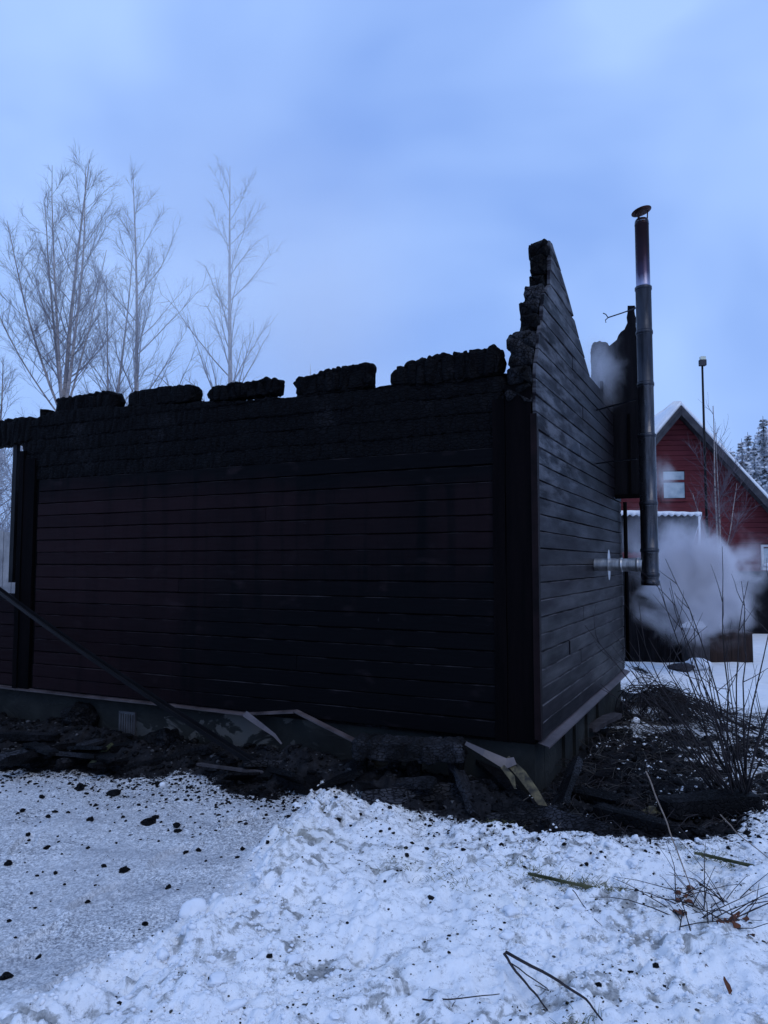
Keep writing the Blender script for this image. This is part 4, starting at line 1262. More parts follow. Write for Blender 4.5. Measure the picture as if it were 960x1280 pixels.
# ------------------------------------------------------------------ twigs, grass, leaves in the foreground
def twig(nm, polys, mat, label, cat, zlift=0.03, group=None):
    ts = TubeSet()
    for pts_, rad in polys:
        P = []
        for (px, py, dzz) in pts_:
            g_ = gnd(px, py, dzz + 0.05)
            for _ in range(3):
                g_ = gnd(px, py, max(gz(g_[0], g_[1]), 0) + rad + dzz * 0.9)
            P.append(g_)
        P = np.array(P)
        # smooth it
        n_ = len(P)
        if n_ > 2:
            u = np.linspace(0, n_ - 1, n_ * 4)
            P = np.stack([np.interp(u, np.arange(n_), P[:, q]) for q in range(3)], -1)
            K = P.copy()
            K[1:-1] = (P[:-2] + 2 * P[1:-1] + P[2:]) / 4
            P = K
            P = P + 0.003 * np.stack([vnoise(np.arange(len(P)) * 0.7 + q * 9 + rad * 999) for q in range(3)], -1)
        ts.add(P, np.linspace(rad, rad * 0.5, len(P)), 6)
    return tag(link(nm, ts.mesh(nm), mat), label, cat, group)
twig('forked_branch', [([(630, 1192, 0.06), (650, 1222, 0.05), (672, 1245, 0.03), (684, 1262, 0.0)], 0.0055), ([(632, 1190, 0.06), (690, 1222, 0.07), (735, 1250, 0.05), (752, 1275, 0.03)], 0.006), ([(640, 1205, 0.05), (690, 1240, 0.03), (668, 1232, 0.02)], 0.0025)], M['twig_dark'], 'forked brown branch lying on the snow in front', 'branch')
twig('thin_twig', [([(528, 1250, 0.02), (570, 1249, 0.02), (625, 1243, 0.02)], 0.003), ([(566, 1258, 0.0), (570, 1249, 0.02), (577, 1244, 0.03)], 0.0015)], M['twig_dark'], 'thin dark twig lying left of the forked branch', 'twig')
twig('dry_stalk', [([(808, 965, 0.38), (826, 1010, 0.27), (845, 1060, 0.17), (868, 1118, 0.04)], 0.005)], M['twig_pale'], 'long pale dry stalk leaning up from the right foreground', 'stalk')
twig('dry_stalk', [([(900, 1018, 0.14), (925, 1045, 0.10), (975, 1085, 0.04)], 0.004)], M['twig_pale'], 'short pale stalk slanting at the right edge', 'stalk')
twig('grass_stem', [([(716, 1112, 0.06), (735, 1140, 0.02), (752, 1158, 0.0)], 0.0022)], M['twig_dark'], 'single dark curved stem right of the mossy batten', 'stem')
rr_ = random.Random(12)
bt = TubeSet()
for k in range(46):                                # flattened dry bush at the right
    bx, by = 862 + rr_.uniform(-18, 70), 1128 + rr_.uniform(-12, 40)
    a = gnd(bx, by, 0.03)
    ang = rr_.uniform(-0.6, 3.4)
    L = rr_.uniform(0.12, 0.42)
    b = a + L * np.array([math.cos(ang), math.sin(ang), rr_.uniform(0.05, 0.55)])
    m_ = (a + b) / 2 + np.array([rr_.uniform(-.03, .03), rr_.uniform(-.03, .03), rr_.uniform(0, .05)])
    bt.add([a, (a + m_) / 2 + [0, 0, 0.005], m_, (m_ + b) / 2 + [0, 0, 0.006], b], np.linspace(0.0028, 0.001, 5), 4)
bush = thing('dry_plant', 'flattened dry plant with rusty leaves at the right edge', 'plant', tuple(gnd(880, 1140, 0.03)))
def shift(V, o):
    return np.asarray(V) - np.array(o.location)
bo = link('stems', bt.mesh('stems'), M['twig_dark'], bush)
bo.data.transform(Matrix.Translation(-Vector(bush.location)))
for k in range(26):
    base = (852 + rr_.gauss(0, 8), 1132 + rr_.gauss(0, 12)) if k < 14 else (915 + rr_.gauss(0, 12), 1160 + rr_.gauss(0, 10))
    p = gnd(*base, 0.05)
    L = rr_.uniform(0.02, 0.05)
    V = []
    a = rr_.uniform(0, 6.28)
    dx = np.array([math.cos(a), math.sin(a), rr_.uniform(-0.5, 0.5)])
    dy = np.array([-math.sin(a), math.cos(a), rr_.uniform(-0.3, 0.6)]) * 0.45
    for u, wv in ((0, 0.1), (0.3, 0.9), (0.65, 0.8), (1, 0.05)):
        cpt = p + dx * L * (u - 0.5) + np.array([0, 0, 0.012 * math.sin(u * 3.1)])
        V += [cpt + dy * L * wv, cpt - [0, 0, 0.004 * wv], cpt - dy * L * wv]
    F = []
    for q in range(3):
        F += [(q * 3, q * 3 + 1, q * 3 + 4, q * 3 + 3), (q * 3 + 1, q * 3 + 2, q * 3 + 5, q * 3 + 4)]
    MB().add(shift(V, bush), F).build('leaf', M['leaf'], bush, True)
for px, py, lab, sx in ((910, 1240, 'long dead brown leaf upright in the snow at bottom right', 0.05), (886, 1215, 'small dark dead leaf beside the long one', 0.03), (912, 1213, 'curled dark dead leaf above the long one', 0.03)):
    p = gnd(px, py, 0.05)
    V = []
    for u, wv in ((0, 0.1), (0.25, 0.5), (0.6, 0.6), (0.85, 0.3), (1, 0.05)):
        cpt = np.array([p[0] + 0.006 * math.sin(u * 5), p[1] + sx * 0.6 * (u - 0.5), p[2] - 0.01 + sx * 1.1 * u])
        V += [cpt + [-0.012 * wv - 0.002, 0, 0], cpt + [0, 0.004, 0], cpt + [0.012 * wv + 0.002, 0, 0]]
    F = []
    for q in range(4):
        F += [(q * 3, q * 3 + 1, q * 3 + 4, q * 3 + 3), (q * 3 + 1, q * 3 + 2, q * 3 + 5, q * 3 + 4)]
    tag(MB().add(V, F).build('dead_leaf', M['leaf'], None, True), lab, 'leaf', 'dead leaves on the snow')
gt = TubeSet()
for k in range(700):
    cx, cy_ = rr_.choice([(700, 1102), (740, 1112), (640, 1088), (660, 1095), (770, 1118), (560, 1080), (570, 1110), (500, 1085), (880, 1070), (620, 1040), (410, 1018), (720, 1300)])
    p = gnd(cx + rr_.gauss(0, 16), cy_ + rr_.gauss(0, 6), 0.03)
    p[2] = gz(p[0], p[1]) - 0.005
    a = rr_.uniform(0, 6.28)
    L = rr_.uniform(0.015, 0.05)
    e = p + L * np.array([math.cos(a), math.sin(a), rr_.uniform(0.2, 0.9)])
    gt.add([p, (p + e) / 2 + [0, 0, 0.005], e], [0.0013, 0.001, 0.0004], 3)
for k in range(520):
    u = rr_.random()
    px, py = (660 + 118 * u, 1092 + 26 * u) if k % 4 else (868 + 60 * u, 1068 + 14 * u)
    p = gnd(px + rr_.gauss(0, 3), py + rr_.gauss(0, 2.2), 0.05)
    p[2] = gz(p[0], p[1]) - 0.004
    a = rr_.uniform(0, 6.28)
    L = rr_.uniform(0.012, 0.04)
    e = p + L * np.array([math.cos(a), math.sin(a), rr_.uniform(0.3, 1.0)])
    gt.add([p, (p + e) / 2 + [0, 0, 0.004], e], [0.0015, 0.0012, 0.0004], 3)
tag(link('winter_grass', gt.mesh('winter_grass'), M['grass']), 'short green grass poking through the trampled snow', 'grass', kind='stuff')

# ------------------------------------------------------------------ bare shrub by the gable wall
sb = gnd(930, 1008, 0.0)
shrub = thing('bare_shrub', 'leafless many-stemmed shrub at the right edge beside the gable', 'shrub', (sb[0], sb[1], 0))
rr_ = random.Random(31)
for k in range(30):
    ts = TubeSet()
    ang = rr_.uniform(0, 6.28)
    lean = rr_.uniform(0.05, 0.9)
    az = rr_.gauss(2.9, 0.9)
    b0_ = np.array([0.12 * math.cos(ang) * rr_.random(), 0.12 * math.sin(ang) * rr_.random(), -0.03])
    L = rr_.uniform(0.8, 1.75)
    pts_ = [b0_]
    dv = np.array([math.cos(az) * lean, math.sin(az) * lean, 1.0])
    dv /= np.linalg.norm(dv)
    ns = 9
    for q in range(ns):
        dv = dv + np.array([rr_.gauss(0, .07), rr_.gauss(0, .07), 0.015])
        dv /= np.linalg.norm(dv)
        pts_.append(pts_[-1] + dv * L / ns)
    pts_ = np.array(pts_)
    ts.add(pts_, np.linspace(0.0075, 0.0018, ns + 1), 5)
    for q in range(2, ns):
        if rr_.random() < 0.8:
            d2 = pts_[q + 1] - pts_[q]
            d2 = d2 / np.linalg.norm(d2) + np.array([rr_.gauss(0, .55), rr_.gauss(0, .55), rr_.gauss(0, .3)])
            d2 /= np.linalg.norm(d2)
            l2 = rr_.uniform(0.12, 0.4)
            c_ = pts_[q]
            sub = [c_]
            for w_ in range(4):
                d2 = d2 + np.array([rr_.gauss(0, .12), rr_.gauss(0, .12), 0.06])
                d2 /= np.linalg.norm(d2)
                sub.append(sub[-1] + d2 * l2 / 4)
            ts.add(np.array(sub), np.linspace(0.003, 0.001, 5), 4)
    link('stem', ts.mesh('stem'), M['twig_dark'], shrub)
# tangle of burnt wires and stems hanging by the far end of the gable wall
hp = h2w(0.25, 3.0, 0)
tang = thing('burnt_tangle', 'tangle of burnt stems and wires bowed beside the far gable end', 'tangle', tuple(hp))
rr_ = random.Random(5)
tt = TubeSet()
for k in range(46):
    a = np.array([rr_.gauss(0.05, 0.10), rr_.gauss(0.1, 0.22), 0.0])
    top = a + np.array([rr_.gauss(0.08, 0.12), rr_.gauss(-0.05, 0.15), rr_.uniform(0.25, 0.62)])
    e = np.array([rr_.uniform(0.25, 0.95), rr_.uniform(-1.1, -0.1), rr_.uniform(-0.02, 0.10)])
    P = []
    for u in np.linspace(0, 1, 9):
        P.append((1 - u) ** 2 * a + 2 * u * (1 - u) * (top * 1.25 - 0.12 * (a + e)) + u * u * e)
    tt.add(P, rr_.uniform(0.002, 0.006), 4)
link('burnt_stems', tt.mesh('burnt_stems'), M['twig_dark'], tang)
P = []
# ------------------------------------------------------------------ neighbour's side: shelter, crate, red house
# shelter with a snowy corrugated roof
SY = 12.0
shp = at(862, 828, SY)
sx0 = at(770, 700, SY)[0]
sx1 = at(861, 700, SY)[0]
sh = thing('open_shelter', 'dark wooden shelter with snow-edged corrugated roof behind the flue', 'shelter', (sx0, SY, 0))
W_ = sx1 - sx0
zr = at(800, 641, SY)[2]
rx1 = at(876, 641, SY)[0] - sx0
# corrugated roof: falls away from the viewer
def corr(zoff, th_, nm, mat, x0, x1, y0, y1, z0, z1, amp, wl, par, bulge=0.0, shear=0.0):
    n_ = max(8, int((x1 - x0) / wl * 8))
    m_ = 8
    u = np.linspace(0, 1, n_ + 1)
    V = []
    for s_k in (0, 1):
        for q in range(m_ + 1):
            f = q / m_
            xx = x0 + (x1 - x0) * u + shear * f
            zb_ = z0 + (z1 - z0) * f + amp * np.sin(2 * math.pi * (x0 + (x1 - x0) * u) / wl) + zoff
            if s_k:
                e_ = np.minimum(1, np.minimum(np.minimum(u, 1 - u) * (x1 - x0) / 0.06, 1))
                ef = min(1.0, min(f + 0.05, 1.05 - f) * 8)
                zb_ = z0 + (z1 - z0) * f + zoff + th_ * (0.55 + 0.45 * e_ * ef) + (bulge * fbm(xx * 2.5, np.full_like(xx, f * 5), o=3) if bulge else amp * np.sin(2 * math.pi * (x0 + (x1 - x0) * u) / wl))
            V.append(np.stack([xx, np.full_like(xx, y0 + (y1 - y0) * f), zb_], -1))
    V = np.concatenate(V)
    N = n_ + 1
    lay = (m_ + 1) * N
    F = []
    for q in range(m_):
        for j in range(n_):
            a = q * N + j
            F.append((a, a + N, a + N + 1, a + 1))
            F.append((lay + a, lay + a + 1, lay + a + N + 1, lay + a + N))
    for j in range(n_):
        F.append((j, j + 1, lay + j + 1, lay + j))
        b = m_ * N + j
        F.append((b + 1, b, lay + b, lay + b + 1))
    for q in range(m_):
        a = q * N
        F.append((a + N, a, lay + a, lay + a + N))
        b = q * N + n_
        F.append((b, b + N, lay + b + N, lay + b))
    return link(nm, mesh_from(nm, V, F, True), mat, par)
rf = corr(0, 0.006, 'roof_sheet', M['dark_wood'], -0.25, rx1, 0.0, 1.9, zr - 0.05, zr - 0.62, 0.014, 0.105, sh, shear=0.6)
corr(0.012, 0.085, 'roof_snow', M['snow'], -0.25, rx1 + 0.01, -0.02, 1.9, zr - 0.05, zr - 0.62, 0.014, 0.105, rf, bulge=0.02, shear=0.6)
for q, (a, b) in enumerate(((0.03, 0.04), (W_ * 0.55, 0.04), (W_ - 0.05, 0.04))):
    MB().box((a - 0.045, b, -0.05), (a + 0.045, b + 0.09, zr - 0.09)).build('post', M['dark_wood'], sh)
for q in range(9):
    wv = W_ / 9
    MB().box((q * wv + 0.004, 0.0, -0.05), ((q + 1) * wv - 0.004, 0.03, 1.35 + 0.02 * math.sin(q * 2.1))).build('front_board', M['dark_wood'], sh)
for q in range(9):
    wv = (W_ + 0.5) / 9
    MB().box((q * wv + 0.3, 1.86, -0.05), ((q + 1) * wv + 0.294, 1.89, zr - 0.72)).build('back_board', M['dark_wood'], sh)
MB().add([(W_ - 0.01, 0.14, -0.05), (W_ + 0.55, 1.84, -0.05), (W_ + 0.55, 1.84, zr - 0.74), (W_ - 0.01, 0.14, zr - 0.2), (W_ - 0.04, 0.14, -0.05), (W_ + 0.52, 1.84, -0.05), (W_ + 0.52, 1.84, zr - 0.74), (W_ - 0.04, 0.14, zr - 0.2)],
         [(0, 1, 2, 3), (7, 6, 5, 4), (0, 3, 7, 4), (1, 0, 4, 5), (2, 1, 5, 6), (3, 2, 6, 7)]).build('side_panel', M['dark_wood'], sh)
# a white downpipe edge of the roof on its right
MB().bar((rx1 - 0.02, 0.02, zr - 0.03), (rx1 - 0.02, 0.03, zr - 0.55), 0.03, 0.02).build('snowy_edge_strip', M['snow'], sh)

# brown crate and grey box beside it
cp = at(888, 826, 11.8)
cr = thing('brown_crate', 'dark brown board crate standing in snow beside the shelter', 'crate', (cp[0], 11.8, 0))
cw_ = at(941, 800, 11.8)[0] - cp[0]
for q in range(6):
    wv = cw_ / 6
    MB().box((q * wv + 0.003, 0, -0.04), ((q + 1) * wv - 0.003, 0.025, 0.47)).build('front_board', M['brown_box'], cr)
MB().box((0.004, 0.0255, -0.04), (0.03, 0.55, 0.465)).build('side_board', M['brown_box'], cr)
MB().box((cw_ - 0.03, 0.0255, -0.04), (cw_ - 0.004, 0.55, 0.465)).build('side_board', M['brown_box'], cr)
MB().box((0.0, 0.551, -0.04), (cw_, 0.575, 0.465)).build('back_board', M['brown_box'], cr)
MB().box((-0.01, -0.01, 0.471), (cw_ + 0.01, 0.58, 0.495)).build('lid', M['brown_box'], cr)
gp = at(862, 826, 11.7)
gb_ = thing('grey_box', 'weathered grey box topped with snow between shelter and brown crate', 'box', (gp[0], 11.7, 0))
gwid = at(887, 800, 11.7)[0] - gp[0]
MB().box((0, 0, -0.04), (gwid, 0.45, 0.54)).build('box_body', M['grey_box'], gb_)
MB().box((-0.012, -0.012, 0.541), (gwid + 0.012, 0.462, 0.562)).build('lid', M['grey_box'], gb_)
V, F = ico(3)
V = V * np.array([gwid * 0.56, 0.24, 0.11])
V[:, 2] = np.maximum(V[:, 2], 0) * (1 + 0.35 * np.sign(V[:, 0]) * np.minimum(1, np.abs(V[:, 0]) * 6))
V = V + np.array([gwid / 2, 0.225, 0.563])
link('snow_cap', mesh_from('snow_cap', V, F, True), M['snow'], gb_)
bgp = at(873, 822, 11.3)
V, F = chunk_mesh('x', random.Random(8), 0.17, 0.13, 0.10, 3, 0.3)
o = tag(link('snowy_sack', mesh_from('snowy_sack', V, F, True), M['snow']), 'lumpy pale sack with snow in front of the grey box', 'sack')
o.location = (bgp[0], 11.3, 0.07)
for px, py, Y_, s_, lab in ((850, 826, 11.2, 0.12, 'low dark snowy clump left of the pale sack'),):
    p = at(px, py, Y_)
    V, F = chunk_mesh('x', random.Random(9), s_ * 1.5, s_, s_ * 0.5, 3, 0.4)
    o = tag(link('snowy_clump', mesh_from('snowy_clump', V, F, True), M['grey_box']), lab, 'clump')
    o.location = (p[0], Y_, 0.03)

# red house
RY = 17.0
ap = at(845, 513, RY)
rh = thing('red_house', 'steep gabled red timber house with snow on its roof', 'house', (ap[0], RY, 0), R(-7))
az_ = ap[2]
sl = 1.2
hwid = 3.1
ez = az_ - hwid * sl
D_ = 7.0
gab = MB()
gab.add([(-hwid, 0, 1.40), (hwid, 0, 1.40), (hwid, 0, max(ez, 1.41)), (0, 0, az_ - 0.12), (-hwid, 0, max(ez, 1.41)),
         (-hwid, D_, 1.40), (hwid, D_, 1.40), (hwid, D_, max(ez, 1.41)), (0, D_, az_ - 0.12), (-hwid, D_, max(ez, 1.41))],
        [(0, 1, 2, 3, 4), (9, 8, 7, 6, 5), (1, 6, 7, 2), (0, 4, 9, 5), (2, 7, 8, 3), (4, 3, 8, 9), (0, 5, 6, 1)])
wall = gab.build('wall', M['red'], rh)
MB().box((-hwid + 0.03, 0.05, -0.2), (hwid - 0.03, D_ - 0.05, 1.398)).build('dark_base', M['dark_wood'], rh)
def roof_slab(side, t0, t1, over, nm, mat, par, x_in=0.0, x_out=None, noise=0.0, y0=-0.45, y1=None):
    x_out = hwid + 0.35 if x_out is None else x_out
    y1 = D_ + 0.3 if y1 is None else y1
    nx_, ny_ = (26, 12) if noise else (1, 1)
    V, F = [], []
    for lay, tt_ in ((0, t0), (1, t1)):
        for q in range(ny_ + 1):
            for j in range(nx_ + 1):
                u, v__ = j / nx_, q / ny_
                xx = x_in + (x_out - x_in) * u
                yy = y0 + (y1 - y0) * v__
                add = 0
                if lay and noise:
                    add = noise * float(vnoise(np.array([xx * 2.3 + side * 9]), np.array([yy * 2.3]))[0]) - 0.6 * (t1 - t0) * (math.exp(-v__ * 40) * 0.8 + math.exp(-(1 - u) * 30) * 0.6)
                V.append((side * xx, yy, az_ - sl * xx + (tt_ + add) * 1.4))
    lay = (nx_ + 1) * (ny_ + 1)
    N = nx_ + 1
    for q in range(ny_):
        for j in range(nx_):
            a = q * N + j
            F += [(a, a + N, a + N + 1, a + 1), (lay + a, lay + a + 1, lay + a + N + 1, lay + a + N)]
    for j in range(nx_):
        F += [(j, j + 1, lay + j + 1, lay + j), (ny_ * N + j + 1, ny_ * N + j, lay + ny_ * N + j, lay + ny_ * N + j + 1)]
    for q in range(ny_):
        a, b = q * N, q * N + nx_
        F += [(a + N, a, lay + a, lay + a + N), (b, b + N, lay + b + N, lay + b)]
    if side < 0:
        F = [f[::-1] for f in F]
    return link(nm, mesh_from(nm, V, F, bool(noise)), mat, par)
for s in (-1, 1):
    rs = roof_slab(s, -0.06, 0.02, 0, 'roof', M['fascia'], rh, x_in=0.0 if s > 0 else 0.003)
    roof_slab(s, 0.023, 0.19, 0, 'roof_snow', M['snow'], rs, x_in=0.0 if s > 0 else 0.003, noise=0.025, y0=-0.43, x_out=hwid + 0.30)
    roof_slab(s, -0.14, -0.063, 0, 'rake_board', M['fascia'], rh, x_in=0.0 if s > 0 else 0.003, y0=-0.46, y1=-0.42)
def rwin(x0, x1, z0, z1, mull=(), sill=False):
    fr = MB()
    b_ = 0.05
    fr.box((x0 - b_, -0.04, z0 - b_), (x1 + b_, -0.003, z0)).box((x0 - b_, -0.04, z1), (x1 + b_, -0.003, z1 + b_))
    fr.box((x0 - b_, -0.039, z0 + 0.001), (x0, -0.004, z1 - 0.001)).box((x1, -0.039, z0 + 0.001), (x1 + b_, -0.004, z1 - 0.001))
    f = fr.build('window', M['white_paint'] if sill else M['red'], rh)
    zs_ = [z0] + list(mull) + [z1]
    for a, b in zip(zs_[:-1], zs_[1:]):
        MB().box((x0 + 0.01, -0.018, a + 0.03), (x1 - 0.01, -0.006, b - 0.03)).build('pane', M['pane'], f)
    for m_ in mull:
        MB().box((x0, -0.036, m_ - 0.03), (x1, -0.005, m_ + 0.03)).build('glazing_bar', M['red'], f)
    if sill:
        V, F = ico(2)
        V = V * np.array([(x1 - x0) / 2 + 0.05, 0.09, 0.07]) + np.array([(x0 + x1) / 2, -0.08, z0 - 0.0])
        link('sill_snow', mesh_from('sill_snow', V, F, True), M['snow'], f)
        MB().box((x0 - 0.08, -0.16, z0 - 0.12), (x1 + 0.08, -0.0425, z0 - 0.055)).build('sill', M['white_paint'], f)
def rloc(px, py):
    p = at(px, py, RY)
    return p[0] - ap[0], p[2]
a0_, z1_ = rloc(829, 588)
a1_, z0_ = rloc(856, 624)
zm_ = rloc(840, 601.5)[1]
rwin(a0_, a1_, z0_, z1_, (zm_,))
a0_, z1_ = rloc(951, 684)
a1_, z0_ = rloc(985, 706)
rwin(a0_ - 0.05, a1_, z0_, z1_, (), True)

# lamp pole in front of the red house
lp = at(886, 700, 15.0)
pole = thing('lamp_pole', 'thin dark pole with a small lamp head before the red house', 'lamp pole', (lp[0], 15.0, 0))
ztop_p = at(885, 456, 15.0)[2]
MB().tube([(0, 0, -0.2), (-0.02, 0, ztop_p * 0.5), (-0.015, 0, ztop_p)], [0.032, 0.028, 0.022], 8).build('pole', M['black'], pole, True)
MB().box((-0.07, -0.05, ztop_p - 0.02), (0.055, 0.05, ztop_p + 0.10)).build('lamp_housing', M['fascia'], pole)
MB().box((-0.055, -0.045, ztop_p + 0.1005), (0.045, 0.045, ztop_p + 0.17)).build('lamp_lens', M['lamp_glass'], pole)

# ------------------------------------------------------------------ trees
def birch_meshes(seed, H, r0, fork=None, density=1.0, lean=0.0, crown0=0.22, spread=0.4, droop=0.6, tw_r=0.0023):
    r = random.Random(seed)
    trunk, crown = TubeSet(), TubeSet()
    def g(s):
        return np.array([r.gauss(0, s), r.gauss(0, s), r.gauss(0, s)])
    def twig_(p, d, L, rad):
        P = [p]
        d = d.copy()
        n_ = 4
        for q in range(n_):
            d = d + np.array([0, 0, 0.12 - 0.5 * droop * (0.2 + q / n_)]) + g(0.09)
            d /= np.linalg.norm(d)
            P.append(P[-1] + d * L / n_)
        crown.add(P, np.linspace(rad, rad * 0.5, n_ + 1), 3)
    def branch(p, d, L, rad, lev):
        n_ = 9 if lev == 1 else 5
        P = [p]
        d = d / np.linalg.norm(d)
        for q in range(n_):
            d = d + np.array([0, 0, 0.05 if q < n_ * 0.7 else 0.02 - 0.12 * droop]) + g(0.045)
            d /= np.linalg.norm(d)
            P.append(P[-1] + d * L / n_)
        P = np.array(P)
        crown.add(P, np.linspace(rad, max(rad * 0.22, tw_r), n_ + 1), 5 if lev == 1 else 3)
        for q in range(1, n_ + 1):
            dirq = (P[q] - P[q - 1]) / (L / n_)
            if lev == 1 and q >= 2 and L > 0.55 and (L > 1.3 or q % 2):
                for _ in range(2 if r.random() < 0.5 * density else 1):
                    dv = dirq + g(0.42) + np.array([0, 0, 0.1])
                    branch(P[q], dv, (0.18 + L * 0.34 * (1.05 - 0.75 * q / n_)) * r.uniform(0.6, 1.2), max(rad * 0.36, tw_r * 1.2), 2)
            if lev == 2 or (lev == 1 and L <= 1.3 and q % 2):
                for _ in range(2 if r.random() < 0.4 * density else 1):
                    dv = dirq + g(0.42)
                    twig_(P[q], dv / np.linalg.norm(dv), r.uniform(0.2, 0.6) * (0.5 + 0.5 * min(L, 1.2)), tw_r)
    def stem(p0, d0, L, rad, start, endr=0.007, straight=0.014, nb=26):
        n_ = 16
        P = [np.array(p0, float)]
        d_ = np.array(d0, float)
        d_ /= np.linalg.norm(d_)
        for q in range(n_):
            d_ = d_ + np.array([r.gauss(0, straight), r.gauss(0, straight), 0.035])
            d_ /= np.linalg.norm(d_)
            P.append(P[-1] + d_ * L / n_)
        P = np.array(P)
        R_ = np.linspace(1, 0, n_ + 1) ** 0.9 * (rad - endr) + endr
        trunk.add(P, R_, 8)
        for q in range(nb):
            u = start + (0.985 - start) * (q + r.random()) / nb
            k_ = u * n_
            i_ = min(int(k_), n_ - 1)
            p = P[i_] + (P[i_ + 1] - P[i_]) * (k_ - i_)
            az = r.uniform(0, 6.28)
            el = R(r.uniform(36, 62))
            dv = np.array([math.cos(az) * math.cos(el), math.sin(az) * math.cos(el), math.sin(el)])
            bl = L * spread * (1 - u) ** 0.75 * r.uniform(0.5, 1.15) + 0.15
            branch(p, dv, bl, max(0.005, min(R_[i_] * 0.32, 0.012 + bl * 0.006)), 1)
        return P
    if fork is None:
        stem((0, 0, -0.3), (lean, 0, 1), H + 0.3, r0, crown0, nb=int(38 * density))
    else:
        zf = fork[0] * H
        P = stem((0, 0, -0.3), (lean, 0, 1), zf + 0.3, r0, 0.55, endr=r0 * 0.8, nb=5)
        top = P[-1]
        for (dx, dy, f, rr2) in fork[1]:
            stem(top + np.array([0, 0, -0.05]), (dx, dy, 1), (H - zf) * f, r0 * rr2, 0.12, nb=int((19 if density > 0.5 else 28) * density))
    return trunk.mesh('trunk'), crown.mesh('crown')
def place_tree(nm, label, cat, loc, meshes, mats, group=None, rz=0.0, scale=1.0):
    t_ = thing(nm, label, cat, loc, rz, group)
    t_.scale = (scale,) * 3
    for n_, me, mt_ in zip(('trunk', 'crown'), meshes, mats):
        link(n_, me, mt_, t_)
    return t_
BM = (M['bark'], M['twig'])
def tree_at(px, pt, Y_):
    """foot position and height of a tree whose axis is at column px and whose tip is at row pt"""
    p = at(px, 703, Y_)
    return (p[0], Y_, 0), at(px, pt, Y_)[2]
GB = 'bare birches behind the burnt house'
lc, H_ = tree_at(72, 182, 19)
place_tree('birch_tree', 'large bare birch forking into many stems at far left', 'tree', lc, birch_meshes(1, H_, 0.125, (0.42, [(0.0, 0.02, 1.0, 0.55), (-0.16, 0.05, 0.85, 0.36), (0.13, -0.04, 0.92, 0.42), (0.24, 0.1, 0.66, 0.26), (-0.42, -0.1, 0.74, 0.30), (-0.9, 0.2, 0.6, 0.2), (-0.07, -0.14, 0.9, 0.34)]), 1.0), BM, GB)
lc, H_ = tree_at(163, 228, 21)
place_tree('birch_tree', 'slender bare birch with a pointed tip, middle of the row', 'tree', lc, birch_meshes(2, H_, 0.10, None, 0.95, 0.0, 0.25, 0.36), BM, GB)
lc, H_ = tree_at(108, 300, 21)
place_tree('birch_tree', 'thin bare birch leaning right beside the large forking one', 'tree', lc, birch_meshes(4, H_, 0.075, None, 0.8, 0.11, 0.25, 0.36), BM, GB)
lc, H_ = tree_at(282, 205, 24)
place_tree('birch_tree', 'bare weeping birch half lost in smoke, right of the others', 'tree', lc, birch_meshes(7, H_, 0.135, None, 0.85, 0.01, 0.30, 0.36, 1.4), BM, GB)
lc, H_ = tree_at(122, 345, 23)
place_tree('birch_tree', 'small dark bare birch between the leaning and the slender one', 'tree', lc, birch_meshes(9, H_, 0.07, None, 0.7, 0.02, 0.25, 0.33), BM, GB)
lc, H_ = tree_at(385, 455, 27)
place_tree('broken_birch', 'faint stump of a birch lost in the smoke', 'tree', lc, birch_meshes(11, H_, 0.16, None, 0.35, 0.0, 0.4, 0.16), BM, GB)
thick = birch_meshes(15, 7.5, 0.08, None, 0.9, 0.0, 0.15, 0.42)
for k, (px, Y_, s_, lab) in enumerate(((-10, 24, 1.1, 'low bare birch at the left frame edge'), (30, 26, 0.95, 'low bare birch behind the large forking one'), (205, 25, 0.8, 'low bare birch between the slender and the weeping one'), (240, 27, 0.85, 'low bare birch just left of the weeping one'), (-60, 22, 1.2, 'bare birch mostly outside the left edge'))):
    p = at(px, 703, Y_)
    place_tree('young_birch', lab, 'tree', (p[0], Y_, 0), thick, BM, 'low birches in the thicket', k * 1.7, s_)
# frosted thicket seen through the veranda
ft = birch_meshes(18, 4.5, 0.06, None, 1.0, 0.0, 0.08, 0.34, 0.8, 0.007)
for k, (px, Y_, s_) in enumerate(((-25, 15, 0.9), (15, 16.5, 1.0))):
    p = at(px, 703, Y_)
    place_tree('frosted_sapling', ('frosted sapling seen through the veranda opening', 'frosted sapling at the left edge beyond the veranda')[k], 'sapling', (p[0], Y_, 0), ft, (M['frost_twig'], M['frost_twig']), None, k * 2.0, s_)
# grey board fence beyond the veranda
fp = at(-120, 700, 13.0)
fe = at(60, 700, 13.0)
fen = thing('board_fence', 'pale grey board fence seen through the veranda opening', 'fence', (fp[0], 13.0, 0))
nb = 16
for q in range(nb):
    wv = (fe[0] - fp[0]) / nb
    MB().box((q * wv + 0.006, 0, -0.05), ((q + 1) * wv - 0.006, 0.025, at(0, 664, 13)[2] + 0.015 * math.sin(q * 3.3))).build('fence_board', M['fence'], fen)
for zz_ in (0.4, 1.6):
    MB().box((0, 0.026, zz_), (fe[0] - fp[0], 0.07, zz_ + 0.09)).build('rail', M['fence'], fen)
# young birch before the red house
lc, H_ = tree_at(898, 505, 14.5)
bm_ = birch_meshes(23, H_, 0.034, (0.30, [(-0.05, 0, 1.0, 0.6), (0.07, 0.02, 0.85, 0.5), (-0.35, 0.05, 0.5, 0.35), (0.30, 0, 0.55, 0.4)]), 0.3, 0.0, 0.2, 0.34, 0.2, 0.003)
place_tree('slim_birch', 'slim snow-dusted birch in front of the red house', 'tree', lc, bm_, (M['bark'], M['twig']))

